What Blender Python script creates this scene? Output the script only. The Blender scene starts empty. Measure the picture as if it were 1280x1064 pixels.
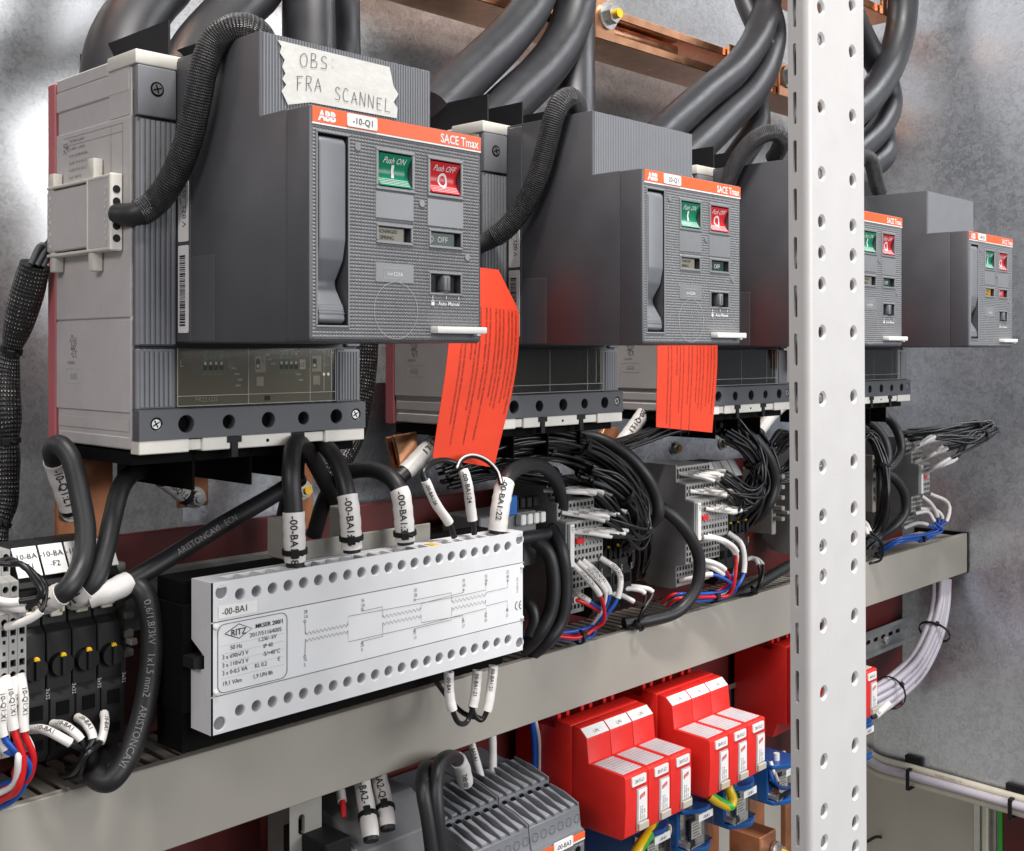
import bpy, bmesh, math, random
from mathutils import Vector, Matrix
from mathutils.geometry import tessellate_polygon
random.seed(7)
SC = bpy.context.scene
COL = SC.collection

# ---------------------------------------------------------------- camera, world, lamps, exposure
# camera at the origin, level, lens shifted; X runs along the row of breakers, Y into the cabinet, Z up
F, CX, HY = 1423.0, 640.0, 440.0
CS, SN = math.cos(math.radians(43.7)), math.sin(math.radians(43.7))
cam_d = bpy.data.cameras.new('camera')
cam = bpy.data.objects.new('camera', cam_d)
COL.objects.link(cam)
cam_d.sensor_width = 36.0
cam_d.lens = 36.0 * F / 1280.0
cam_d.shift_y = -(532.0 - HY) / 1280.0
cam_d.clip_start = 0.01
cam_d.clip_end = 50.0
cam.rotation_euler = (math.radians(90), 0, math.atan2(SN, CS) - math.radians(90))
SC.camera = cam

world = bpy.data.worlds.new('World')
SC.world = world
world.use_nodes = True
bg = world.node_tree.nodes['Background']
bg.inputs[0].default_value = (0.93, 0.96, 1.0, 1)
bg.inputs[1].default_value = 0.22

def area(name, loc, target, sx, sy, power, col):
    d = bpy.data.lights.new(name, 'AREA')
    d.shape = 'RECTANGLE'
    d.size, d.size_y, d.energy, d.color = sx, sy, power, col
    o = bpy.data.objects.new(name, d)
    COL.objects.link(o)
    o.location = loc
    o.rotation_euler = (Vector(target) - Vector(loc)).to_track_quat('-Z', 'Y').to_euler()
    return o
area('ceiling_or_fill_lamp', (0.55, -0.10, 2.0), (0.80, 0.55, -0.1), 0.9, 0.16, 74, (1.0, 0.97, 0.93))
area('ceiling_or_fill_lamp', (-1.7, -0.3, 1.2), (0.5, 0.7, 0.0), 1.0, 0.6, 22, (1.0, 0.94, 0.93))  # added weak fill from the left, tinted slightly pink
area('ceiling_or_fill_lamp', (1.5, -2.1, 0.62), (0.9, 0.6, 0.0), 2.8, 1.1, 76, (0.97, 0.98, 1.0))  # added broad front fill near camera height, standing in for room bounce
SC.view_settings.view_transform = 'Standard'
SC.view_settings.look = 'None'
SC.view_settings.gamma = 1.0
SC.view_settings.exposure = 0.0
SC.view_settings.use_curve_mapping = False
SC.cycles.use_denoising = True
SC.cycles.max_bounces = 7
SC.cycles.diffuse_bounces = 3
SC.cycles.glossy_bounces = 4
SC.cycles.caustics_reflective = False
SC.cycles.caustics_refractive = False
SC.cycles.sample_clamp_indirect = 4.0

# ---------------------------------------------------------------- pixels to places
def ray(px, py):
    u, v = (px - CX) / F, (HY - py) / F
    return Vector((CS + u * SN, SN - u * CS, v))
def aty(px, py, Y):
    r = ray(px, py); return r * (Y / r.y)
def atx(px, py, X):
    r = ray(px, py); return r * (X / r.x)
def V(*a): return Vector(a)

# ---------------------------------------------------------------- materials
M = {}
def nd(nt, t, **kw):
    n = nt.nodes.new(t)
    for k, v in kw.items():
        setattr(n, k, v)
    return n
def mat(name, col, rough=0.5, metal=0.0, var=0.06, scale=60.0, bump=0.0, bscale=900.0, coat=0.0, spec=0.5, rvar=0.08, dust=0.0):
    m = bpy.data.materials.new(name); m.use_nodes = True
    nt = m.node_tree; b = nt.nodes['Principled BSDF']; L = nt.links.new
    tc = nd(nt, 'ShaderNodeTexCoord')
    nz = nd(nt, 'ShaderNodeTexNoise'); nz.inputs['Scale'].default_value = scale; nz.inputs['Detail'].default_value = 5
    L(tc.outputs['Object'], nz.inputs['Vector'])
    rp = nd(nt, 'ShaderNodeValToRGB')
    rp.color_ramp.elements[0].position = 0.3; rp.color_ramp.elements[1].position = 0.7
    rp.color_ramp.elements[0].color = tuple(max(0, c * (1 - var)) for c in col) + (1,)
    rp.color_ramp.elements[1].color = tuple(min(1, c * (1 + var)) for c in col) + (1,)
    L(nz.outputs['Fac'], rp.inputs[0])
    src = rp.outputs[0]
    if dust > 0:
        n2 = nd(nt, 'ShaderNodeTexNoise'); n2.inputs['Scale'].default_value = 1400; n2.inputs['Detail'].default_value = 2
        L(tc.outputs['Object'], n2.inputs['Vector'])
        mr = nd(nt, 'ShaderNodeMapRange'); mr.inputs[1].default_value = 0.66; mr.inputs[2].default_value = 0.80
        mr.inputs[3].default_value = 0; mr.inputs[4].default_value = dust
        L(n2.outputs['Fac'], mr.inputs[0])
        mx = nd(nt, 'ShaderNodeMixRGB'); mx.inputs[2].default_value = (0.45, 0.43, 0.40, 1)
        L(mr.outputs[0], mx.inputs[0]); L(src, mx.inputs[1]); src = mx.outputs[0]
    L(src, b.inputs['Base Color'])
    b.inputs['Metallic'].default_value = metal
    b.inputs['Specular IOR Level'].default_value = spec
    if coat: b.inputs['Coat Weight'].default_value = coat
    mr = nd(nt, 'ShaderNodeMapRange')
    mr.inputs[3].default_value = max(0.02, rough - rvar); mr.inputs[4].default_value = min(1, rough + rvar)
    L(nz.outputs['Fac'], mr.inputs[0]); L(mr.outputs[0], b.inputs['Roughness'])
    if bump:
        n3 = nd(nt, 'ShaderNodeTexNoise'); n3.inputs['Scale'].default_value = bscale; n3.inputs['Detail'].default_value = 3
        L(tc.outputs['Object'], n3.inputs['Vector'])
        bp = nd(nt, 'ShaderNodeBump'); bp.inputs['Strength'].default_value = bump; bp.inputs['Distance'].default_value = 0.0006
        L(n3.outputs['Fac'], bp.inputs['Height']); L(bp.outputs[0], b.inputs['Normal'])
    M[name] = m
    return m
mat('housing', (0.074, 0.074, 0.082), 0.36, bump=0.12, dust=0.16, var=0.10, scale=22, rvar=0.14)
mat('ribgrey', (0.165, 0.17, 0.185), 0.45, bump=0.08)
mat('stripgrey', (0.075, 0.078, 0.085), 0.45, bump=0.08)
mat('panelsmooth', (0.20, 0.205, 0.215), 0.30, bump=0.04)
mat('case', (0.54, 0.515, 0.505), 0.5, var=0.05, bump=0.08, dust=0.05)
mat('capwhite', (0.70, 0.67, 0.61), 0.45, bump=0.05)
mat('white', (0.78, 0.77, 0.74), 0.42, bump=0.05)
mat('pinkbase', (0.50, 0.135, 0.15), 0.55)
mat('redboard', (0.10, 0.009, 0.008), 0.5, var=0.12, scale=30, bump=0.1)
mat('orange', (0.86, 0.115, 0.020), 0.4)
mat('tagred', (0.90, 0.062, 0.018), 0.6, var=0.06, scale=20, bump=0.5, bscale=45)
mat('arrester', (0.74, 0.022, 0.016), 0.42, var=0.04, bump=0.05)
mat('green', (0.004, 0.23, 0.115), 0.28)
mat('btnred', (0.66, 0.022, 0.028), 0.28)
mat('black', (0.0075, 0.0075, 0.008), 0.6, bump=0.1, spec=0.3)
mat('deepblack', (0.003, 0.003, 0.003), 0.8, spec=0.1)
mat('cable', (0.0125, 0.0125, 0.014), 0.48, bump=0.10, rvar=0.1)
mat('wire', (0.009, 0.009, 0.010), 0.32)
mat('band', (0.015, 0.015, 0.018), 0.45, var=0.15, bump=0.06, rvar=0.1)
mat('sleevewhite', (0.74, 0.71, 0.68), 0.42, bump=0.12, bscale=500)
mat('wirewhite', (0.75, 0.74, 0.73), 0.35)
mat('wirered', (0.60, 0.010, 0.012), 0.32)
mat('wireblue', (0.010, 0.085, 0.42), 0.32)
mat('wireyellow', (0.80, 0.52, 0.01), 0.35)
mat('wiregreen', (0.03, 0.42, 0.04), 0.35)
mat('lilac', (0.56, 0.52, 0.58), 0.42, var=0.05)
mat('cream', (0.66, 0.61, 0.50), 0.42)
mat('trafo', (0.69, 0.69, 0.70), 0.42, var=0.03, bump=0.05)
mat('trafolabel', (0.75, 0.75, 0.76), 0.35, var=0.02)
mat('terminal', (0.34, 0.335, 0.32), 0.5, bump=0.05)
mat('terminalside', (0.20, 0.20, 0.205), 0.5, bump=0.08)
mat('bracketgrey', (0.30, 0.29, 0.26), 0.5)
mat('duct', (0.36, 0.335, 0.29), 0.5, var=0.06, scale=12, bump=0.06, bscale=1500)
mat('beige', (0.60, 0.56, 0.48), 0.5, var=0.05, scale=6)
mat('post', (0.61, 0.592, 0.578), 0.40, var=0.02, bump=0.15, bscale=1200)
mat('paper', (0.82, 0.81, 0.79), 0.6)
mat('ink', (0.012, 0.012, 0.014), 0.6)
mat('printgrey', (0.20, 0.19, 0.19), 0.6)
mat('printwhite', (0.82, 0.82, 0.82), 0.5)
mat('printlight', (0.42, 0.42, 0.42), 0.5)
mat('yellow', (0.85, 0.48, 0.01), 0.4)
mat('bluebox', (0.006, 0.075, 0.27), 0.35)
mat('bluebit', (0.01, 0.12, 0.42), 0.4)
mat('abbgrey', (0.145, 0.150, 0.165), 0.45, bump=0.06)
mat('abblight', (0.26, 0.265, 0.285), 0.42)
mat('zinc', (0.62, 0.62, 0.60), 0.32, metal=0.9, var=0.12)
mat('olive', (0.28, 0.26, 0.20), 0.4)
mat('darkgreen', (0.006, 0.045, 0.025), 0.35)
mat('amber', (0.55, 0.30, 0.02), 0.4)
mat('copper', (0.88, 0.43, 0.24), 0.22, metal=0.95, var=0.20, scale=45, rvar=0.14, bump=0.12, bscale=300)
mat('copperdull', (0.42, 0.17, 0.08), 0.45, metal=0.6, var=0.25, scale=40, rvar=0.1)
mat('tape', (0.64, 0.63, 0.59), 0.62, var=0.06, scale=90, bump=0.5, bscale=260)
mat('pen', (0.07, 0.07, 0.08), 0.5)
mat('pcbgreen', (0.02, 0.30, 0.10), 0.4)
mat('tripdark', (0.11, 0.105, 0.08), 0.5)

def galv(name, tint, sc):
    m = bpy.data.materials.new(name); m.use_nodes = True
    nt = m.node_tree; b = nt.nodes['Principled BSDF']; L = nt.links.new
    tc = nd(nt, 'ShaderNodeTexCoord')
    vo = nd(nt, 'ShaderNodeTexVoronoi'); vo.inputs['Scale'].default_value = sc
    n0 = nd(nt, 'ShaderNodeTexNoise'); n0.inputs['Scale'].default_value = sc * 0.8; n0.inputs['Detail'].default_value = 4
    mxv = nd(nt, 'ShaderNodeMixRGB'); mxv.blend_type = 'ADD'; mxv.inputs[0].default_value = 0.03
    L(tc.outputs['Object'], n0.inputs['Vector']); L(tc.outputs['Object'], mxv.inputs[1]); L(n0.outputs['Color'], mxv.inputs[2])
    L(mxv.outputs[0], vo.inputs['Vector'])
    n1 = nd(nt, 'ShaderNodeTexNoise'); n1.inputs['Scale'].default_value = 24; n1.inputs['Detail'].default_value = 7; n1.inputs['Roughness'].default_value = 0.7
    L(tc.outputs['Object'], n1.inputs['Vector'])
    n2 = nd(nt, 'ShaderNodeTexNoise'); n2.inputs['Scale'].default_value = 330; n2.inputs['Detail'].default_value = 3
    L(tc.outputs['Object'], n2.inputs['Vector'])
    sp = nd(nt, 'ShaderNodeSeparateColor'); L(vo.outputs['Color'], sp.inputs[0])
    a = nd(nt, 'ShaderNodeMath', operation='MULTIPLY_ADD'); a.inputs[1].default_value = 0.34; L(sp.outputs[0], a.inputs[0])
    n1s = nd(nt, 'ShaderNodeMath', operation='MULTIPLY_ADD'); n1s.inputs[1].default_value = 0.55; n1s.inputs[2].default_value = 0.17; L(n1.outputs['Fac'], n1s.inputs[0]); L(n1s.outputs[0], a.inputs[2])
    a2 = nd(nt, 'ShaderNodeMath', operation='MULTIPLY_ADD'); a2.inputs[1].default_value = 0.50; L(n2.outputs['Fac'], a2.inputs[0]); L(a.outputs[0], a2.inputs[2])
    rp = nd(nt, 'ShaderNodeValToRGB')
    rp.color_ramp.elements[0].position = 0.52; rp.color_ramp.elements[1].position = 1.10
    rp.color_ramp.elements[0].color = tuple(c * 0.80 for c in tint) + (1,)
    rp.color_ramp.elements[1].color = tuple(min(1, c * 1.22) for c in tint) + (1,)
    L(a2.outputs[0], rp.inputs[0]); L(rp.outputs[0], b.inputs['Base Color'])
    b.inputs['Metallic'].default_value = 0.85
    mr = nd(nt, 'ShaderNodeMapRange'); mr.inputs[1].default_value = 0.55; mr.inputs[2].default_value = 1.1
    mr.inputs[3].default_value = 0.27; mr.inputs[4].default_value = 0.36
    L(a2.outputs[0], mr.inputs[0]); L(mr.outputs[0], b.inputs['Roughness'])
    bp = nd(nt, 'ShaderNodeBump'); bp.inputs['Strength'].default_value = 0.035; bp.inputs['Distance'].default_value = 0.001
    L(a2.outputs[0], bp.inputs['Height']); L(bp.outputs[0], b.inputs['Normal'])
    M[name] = m
galv('galvanised', (0.56, 0.565, 0.57), 190)
galv('galvanised_side', (0.60, 0.63, 0.68), 160)

def stipple():
    m = mat('stipple', (0.185, 0.187, 0.195), 0.42)
    nt = m.node_tree; b = nt.nodes['Principled BSDF']; L = nt.links.new
    tc = nd(nt, 'ShaderNodeTexCoord'); sx = nd(nt, 'ShaderNodeSeparateXYZ'); L(tc.outputs['Object'], sx.inputs[0])
    out = []
    for ax, pt in (('X', 0.0024), ('Z', 0.0021)):
        a = nd(nt, 'ShaderNodeMath', operation='MULTIPLY'); a.inputs[1].default_value = math.pi / pt; L(sx.outputs[ax], a.inputs[0])
        s = nd(nt, 'ShaderNodeMath', operation='SINE'); L(a.outputs[0], s.inputs[0])
        q = nd(nt, 'ShaderNodeMath', operation='ABSOLUTE'); L(s.outputs[0], q.inputs[0]); out.append(q)
    mu = nd(nt, 'ShaderNodeMath', operation='MULTIPLY'); L(out[0].outputs[0], mu.inputs[0]); L(out[1].outputs[0], mu.inputs[1])
    bp = nd(nt, 'ShaderNodeBump'); bp.inputs['Strength'].default_value = 1.0; bp.inputs['Distance'].default_value = 0.0008
    L(mu.outputs[0], bp.inputs['Height']); L(bp.outputs[0], b.inputs['Normal'])
stipple()

def braid(name, nu, pitch, lo, hi, thr, relief):
    """woven sleeve: UV.x runs round the tube (0..1), UV.y along it in metres"""
    m = bpy.data.materials.new(name); m.use_nodes = True
    nt = m.node_tree; b = nt.nodes['Principled BSDF']; L = nt.links.new
    uv = nd(nt, 'ShaderNodeUVMap'); sx = nd(nt, 'ShaderNodeSeparateXYZ'); L(uv.outputs[0], sx.inputs[0])
    def mth(op, *ins):
        n = nd(nt, 'ShaderNodeMath', operation=op)
        for i, v in enumerate(ins):
            if isinstance(v, (int, float)): n.inputs[i].default_value = v
            else: L(v, n.inputs[i])
        return n.outputs[0]
    U = mth('MULTIPLY', sx.outputs[0], 2 * math.pi * nu); W = mth('MULTIPLY', sx.outputs[1], 2 * math.pi / pitch)
    a = mth('SINE', mth('ADD', U, W)); c = mth('SINE', mth('SUBTRACT', U, W))
    h = mth('MULTIPLY', a, c)
    nz = nd(nt, 'ShaderNodeTexNoise'); nz.inputs['Scale'].default_value = 160; L(nd(nt, 'ShaderNodeTexCoord').outputs['Object'], nz.inputs['Vector'])
    hh = mth('ADD', h, mth('MULTIPLY', mth('SUBTRACT', nz.outputs['Fac'], 0.5), 1.2))
    rp = nd(nt, 'ShaderNodeValToRGB'); rp.color_ramp.elements[0].position = thr; rp.color_ramp.elements[1].position = min(1, thr + 0.18)
    rp.color_ramp.elements[0].color = (*lo, 1); rp.color_ramp.elements[1].color = (*hi, 1)  # pale spots paint the glints of the weave into the colour
    L(mth('MULTIPLY_ADD', hh, 0.5, 0.5), rp.inputs[0]); L(rp.outputs[0], b.inputs['Base Color'])
    b.inputs['Roughness'].default_value = 0.38
    bp = nd(nt, 'ShaderNodeBump'); bp.inputs['Strength'].default_value = relief; bp.inputs['Distance'].default_value = 0.0008
    L(h, bp.inputs['Height']); L(bp.outputs[0], b.inputs['Normal'])
    M[name] = m
braid('braidfine', 26, 0.0034, (0.010, 0.010, 0.011), (0.20, 0.185, 0.18), 0.80, 0.6)
braid('braidcoarse', 14, 0.0062, (0.008, 0.008, 0.008), (0.50, 0.49, 0.46), 0.92, 0.4)

def glass():
    m = bpy.data.materials.new('clearplastic'); m.use_nodes = True
    nt = m.node_tree; b = nt.nodes['Principled BSDF']
    nt.nodes.remove(b)
    g = nd(nt, 'ShaderNodeBsdfGlossy'); g.inputs['Roughness'].default_value = 0.08
    t = nd(nt, 'ShaderNodeBsdfTransparent'); t.inputs[0].default_value = (0.95, 0.93, 0.87, 1)
    fr = nd(nt, 'ShaderNodeFresnel'); fr.inputs[0].default_value = 1.5
    nz = nd(nt, 'ShaderNodeTexNoise'); nz.inputs['Scale'].default_value = 40
    bp = nd(nt, 'ShaderNodeBump'); bp.inputs['Strength'].default_value = 0.15; bp.inputs['Distance'].default_value = 0.002
    L = nt.links.new
    L(nz.outputs['Fac'], bp.inputs['Height']); bp.inputs['Strength'].default_value = 0.02; L(bp.outputs[0], g.inputs['Normal'])
    mx = nd(nt, 'ShaderNodeMixShader'); L(fr.outputs[0], mx.inputs[0]); L(t.outputs[0], mx.inputs[1]); L(g.outputs[0], mx.inputs[2])
    L(mx.outputs[0], nt.nodes['Material Output'].inputs[0])
    M['clearplastic'] = m
glass()

# ---------------------------------------------------------------- mesh building
class MB:
    def __init__(s): s.v, s.f, s.m, s.mats = [], [], [], []
    def mi(s, name):
        if name not in s.mats: s.mats.append(name)
        return s.mats.index(name)
    def add(s, vs, fs, m):
        o = len(s.v); k = s.mi(m)
        s.v += [Vector(p) for p in vs]
        for f in fs:
            s.f.append(tuple(i + o for i in f)); s.m.append(k)
        return s
    def bevelled(s, vs, fs, m, w, seg=2):
        bm = bmesh.new()
        bv = [bm.verts.new(p) for p in vs]
        for f in fs: bm.faces.new([bv[i] for i in f])
        bmesh.ops.recalc_face_normals(bm, faces=bm.faces)
        es = [e for e in bm.edges if len(e.link_faces) == 2 and e.calc_face_angle() > 0.2]
        bmesh.ops.bevel(bm, geom=es, offset=w, segments=seg, profile=0.5, affect='EDGES', clamp_overlap=True)
        bm.verts.index_update()
        s.add([v.co.copy() for v in bm.verts], [[v.index for v in f.verts] for f in bm.faces], m)
        bm.free(); return s
    def box(s, x0, x1, y0, y1, z0, z1, m, bev=0.0, seg=2):
        vs = [(x, y, z) for x in (x0, x1) for y in (y0, y1) for z in (z0, z1)]
        fs = [(0, 1, 3, 2), (4, 6, 7, 5), (0, 4, 5, 1), (2, 3, 7, 6), (0, 2, 6, 4), (1, 5, 7, 3)]
        return s.bevelled(vs, fs, m, bev, seg) if bev else s.add(vs, fs, m)
    def prism(s, poly, axis, a0, a1, m, bev=0.0, seg=2):
        """poly: 2D points; axis 'x': (y,z), 'y': (x,z), 'z': (x,y)"""
        def P(p, a):
            return {'x': (a, p[0], p[1]), 'y': (p[0], a, p[1]), 'z': (p[0], p[1], a)}[axis]
        n = len(poly)
        vs = [P(p, a0) for p in poly] + [P(p, a1) for p in poly]
        sides = [(i, (i + 1) % n, n + (i + 1) % n, n + i) for i in range(n)]
        if bev: return s.bevelled(vs, [tuple(range(n))[::-1], tuple(range(n, 2 * n))] + sides, m, bev, seg)
        tri = tessellate_polygon([[Vector((p[0], p[1], 0)) for p in poly]])
        return s.add(vs, [t[::-1] for t in tri] + [tuple(i + n for i in t) for t in tri] + sides, m)
    def cyl(s, p0, p1, r0, m, r1=None, n=16, caps=True):
        p0, p1 = Vector(p0), Vector(p1); r1 = r0 if r1 is None else r1
        t = (p1 - p0).normalized(); a = t.orthogonal().normalized(); b = t.cross(a)
        vs = []
        for p, r in ((p0, r0), (p1, r1)):
            vs += [p + a * (r * math.cos(2 * math.pi * i / n)) + b * (r * math.sin(2 * math.pi * i / n)) for i in range(n)]
        fs = [(i, (i + 1) % n, n + (i + 1) % n, n + i) for i in range(n)]
        if caps: fs += [tuple(range(n))[::-1], tuple(range(n, 2 * n))]
        return s.add(vs, fs, m)
    def plate(s, O, U, W, outer, holes, depth, m, mw=None, mb=None, chamfer=0.0, bottom=True):
        """flat sheet in the U,W plane through O with real recesses going along -N; holes: lists of 2D points"""
        O, U, W = Vector(O), Vector(U), Vector(W); N = U.cross(W)
        mw = mw or m; mb = mb or mw
        loops = [outer]
        for h in holes:
            if chamfer:
                c = Vector((sum(p[0] for p in h) / len(h), sum(p[1] for p in h) / len(h)))
                loops.append([c + (Vector(p) - c) * (1 + chamfer / max(1e-6, (Vector(p) - c).length)) for p in h])
            else: loops.append(h)
        tri = tessellate_polygon([[Vector((p[0], p[1], 0)) for p in l] for l in loops])
        flat = [p for l in loops for p in l]
        vs = [O + U * p[0] + W * p[1] for p in flat]
        out = []
        for t in tri:
            a, b, c = (vs[i] for i in t)
            out.append(t if (b - a).cross(c - a).dot(N) > 0 else t[::-1])
        s.add(vs, out, m)
        for hi, h in enumerate(holes):
            d = depth[hi] if isinstance(depth, (list, tuple)) else depth
            n = len(h)
            rings = []
            if chamfer: rings.append([O + U * p[0] + W * p[1] for p in loops[hi + 1]])
            rings.append([O + U * p[0] + W * p[1] - N * (chamfer * 0.9) for p in h])
            rings.append([O + U * p[0] + W * p[1] - N * d for p in h])
            vv = [p for r in rings for p in r]; ff = []
            for k in range(len(rings) - 1):
                for i in range(n):
                    j = (i + 1) % n
                    ff.append((k * n + i, k * n + j, (k + 1) * n + j, (k + 1) * n + i))
            s.add(vv, ff, mw)
            if bottom: s.add(rings[-1], [tuple(range(n))], mb)
        return s
    def ribs(s, O, U, W, w, h, n, d, m):
        """ridged sheet: n rounded ridges side by side along U, running along W"""
        O, U, W = Vector(O), Vector(U).normalized(), Vector(W).normalized(); N = U.cross(W)
        prof = []
        for i in range(n):
            for t, e in ((0.0, 0.0), (0.12, 0.75), (0.3, 1.0), (0.7, 1.0), (0.88, 0.75)):
                prof.append(((i + t) * w / n, e * d))
        prof.append((w, 0))
        vs = [O + U * a + N * e for a, e in prof] + [O + U * a + N * e + W * h for a, e in prof]
        k = len(prof)
        return s.add(vs, [(i, i + 1, k + i + 1, k + i) for i in range(k - 1)], m)
    def stroke(s, pts, w, N, m):
        """flat ribbon through 3D points, width w, facing N"""
        pts = [Vector(p) for p in pts]; N = Vector(N).normalized(); vs = []
        for i, p in enumerate(pts):
            t = (pts[min(i + 1, len(pts) - 1)] - pts[max(i - 1, 0)]).normalized()
            b = N.cross(t).normalized() * (w / 2); vs += [p - b, p + b]
        return s.add(vs, [(2 * i, 2 * i + 2, 2 * i + 3, 2 * i + 1) for i in range(len(pts) - 1)], m)
    def text(s, string, O, U, W, size, m, align='l', squeeze=1.0, bold=0.0, mapf=None, dice=False):
        vs, fs, wd = glyphs(string, bold, dice)
        k = size * squeeze
        off = {'l': 0, 'c': -wd * k / 2, 'r': -wd * k}[align]
        if mapf is None:
            O, U, W = Vector(O), Vector(U).normalized(), Vector(W).normalized()
            pts = [O + U * (x * k + off) + W * (y * size) for x, y in vs]
        else: pts = [mapf(x * k + off, y * size) for x, y in vs]
        return s.add(pts, fs, m)

_gl = {}
def glyphs(string, bold=0.0, dice=False):
    key = (string, bold, dice)
    if key in _gl: return _gl[key]
    cu = bpy.data.curves.new('t', 'FONT'); cu.body = string; cu.size = 1.0; cu.resolution_u = 2; cu.offset = bold
    ob = bpy.data.objects.new('t', cu); COL.objects.link(ob)
    dg = bpy.context.evaluated_depsgraph_get()
    me = bpy.data.meshes.new_from_object(ob.evaluated_get(dg))
    if dice:
        bm = bmesh.new(); bm.from_mesh(me)
        for k in range(1, 9):
            bmesh.ops.bisect_plane(bm, geom=bm.verts[:] + bm.edges[:] + bm.faces[:], plane_co=(0, k * 0.09, 0), plane_no=(0, 1, 0))
        bm.to_mesh(me); bm.free()
    vs = [(v.co.x, v.co.y) for v in me.vertices]; fs = [tuple(p.vertices) for p in me.polygons]
    wd = max([v[0] for v in vs] or [0])
    bpy.data.objects.remove(ob); bpy.data.curves.remove(cu); bpy.data.meshes.remove(me)
    _gl[key] = (vs, fs, wd)
    return _gl[key]

def make_mesh(name, v, f, mi, mats, uv=None, angle=0.6):
    me = bpy.data.meshes.new(name)
    me.from_pydata(v, [], f)
    for n in mats: me.materials.append(M[n])
    me.polygons.foreach_set('material_index', mi)
    if uv:
        l = me.uv_layers.new(name='UVMap')
        for i, lp in enumerate(me.loops): l.data[i].uv = uv[i]
    bm = bmesh.new(); bm.from_mesh(me)
    for e in bm.edges:
        e.smooth = len(e.link_faces) == 2 and e.calc_face_angle() < angle
    for p in bm.faces: p.smooth = True
    bm.to_mesh(me); bm.free()
    me.update()
    return me
WPOS = {}
def place(o, parent, pos):
    COL.objects.link(o)
    o.location = pos
    if parent is not None:
        o.parent = parent
        o.matrix_parent_inverse = Matrix.Translation(WPOS[parent.name]).inverted()
    WPOS[o.name] = Vector(pos)
    return o
def tag(o, label, cat, group=None, kind=None):
    if label: o['label'] = label
    if cat: o['category'] = cat
    if group: o['group'] = group
    if kind: o['kind'] = kind
    return o
def thing(name, label, cat, pos, group=None):
    o = bpy.data.objects.new(name, None); o.empty_display_size = 0.02
    place(o, None, Vector(pos)); return tag(o, label, cat, group)
def build(mb, name, parent=None, label=None, cat=None, group=None, kind=None, angle=0.6, uv=None):
    c = Vector((0, 0, 0))
    lo = [min(p[i] for p in mb.v) for i in range(3)]; hi = [max(p[i] for p in mb.v) for i in range(3)]
    c = Vector(((lo[0] + hi[0]) / 2, (lo[1] + hi[1]) / 2, lo[2]))
    me = make_mesh(name, [p - c for p in mb.v], mb.f, mb.m, mb.mats, uv, angle)
    o = bpy.data.objects.new(name, me)
    place(o, parent, c)
    return tag(o, label, cat, group, kind)
def again(o, delta, parent=None):
    """another copy of a built piece (shared mesh), moved by delta, same level"""
    c = o.copy(); c.location = o.location + Vector(delta); COL.objects.link(c)
    c.parent = parent if parent is not None else o.parent
    if c.parent is not None: c.matrix_parent_inverse = Matrix.Translation(WPOS[c.parent.name]).inverted()
    WPOS[c.name] = WPOS[o.name] + Vector(delta)
    return c
def copy_tree(o, delta, label=None):
    """copy of a whole thing with its parts and sub-parts"""
    r = o.copy(); COL.objects.link(r); r.location = o.location + Vector(delta); WPOS[r.name] = WPOS[o.name] + Vector(delta)
    if label: r['label'] = label
    def kids(a, b):
        for ch in list(a.children):
            c = ch.copy(); COL.objects.link(c); c.parent = b; c.matrix_parent_inverse = ch.matrix_parent_inverse.copy()
            WPOS[c.name] = WPOS[ch.name] + Vector(delta)
            kids(ch, c)
    kids(o, r)
    return r

# ---------------------------------------------------------------- tubes, cables, sleeves, lettering on them
class Path:
    def __init__(s, pts, res=7):
        pts = [Vector(p) for p in pts]
        P = [pts[0] * 2 - pts[1]] + pts + [pts[-1] * 2 - pts[-2]]
        out = []
        for i in range(1, len(P) - 2):
            p0, p1, p2, p3 = P[i - 1:i + 3]
            d = [max((b - a).length, 1e-6) ** 0.5 for a, b in ((p0, p1), (p1, p2), (p2, p3))]
            m1 = (p1 - p0) / d[0] - (p2 - p0) / (d[0] + d[1]) + (p2 - p1) / d[1]
            m2 = (p2 - p1) / d[1] - (p3 - p1) / (d[1] + d[2]) + (p3 - p2) / d[2]
            m1 *= d[1]; m2 *= d[1]
            for k in range(res):
                t = k / res
                out.append(p1 * (2 * t**3 - 3 * t**2 + 1) + m1 * (t**3 - 2 * t**2 + t) + p2 * (-2 * t**3 + 3 * t**2) + m2 * (t**3 - t**2))
        out.append(pts[-1])
        s.p = out; s.l = [0.0]
        for a, b in zip(out, out[1:]): s.l.append(s.l[-1] + (b - a).length)
        s.len = s.l[-1]
    def at(s, d):
        d = min(max(d, 0), s.len)
        for i in range(len(s.l) - 1):
            if d <= s.l[i + 1]:
                t = (d - s.l[i]) / max(1e-9, s.l[i + 1] - s.l[i])
                return s.p[i].lerp(s.p[i + 1], t), s.tan(i, t)
        return s.p[-1], (s.p[-1] - s.p[-2]).normalized()
    def tan(s, i, t):
        a = (s.p[min(i + 1, len(s.p) - 1)] - s.p[max(i - 1, 0)]).normalized()
        b = (s.p[min(i + 2, len(s.p) - 1)] - s.p[i]).normalized()
        return a.lerp(b, t).normalized()
    def near(s, q):
        return s.l[min(range(len(s.p)), key=lambda k: (s.p[k] - q).length)] / s.len
    def sub(s, a, b, n=9):
        a *= s.len; b *= s.len
        q = Path.__new__(Path); q.p = [s.at(a + (b - a) * i / (n - 1))[0] for i in range(n)]; q.l = [0.0]
        for x, y in zip(q.p, q.p[1:]): q.l.append(q.l[-1] + (y - x).length)
        q.len = q.l[-1]; return q
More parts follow.
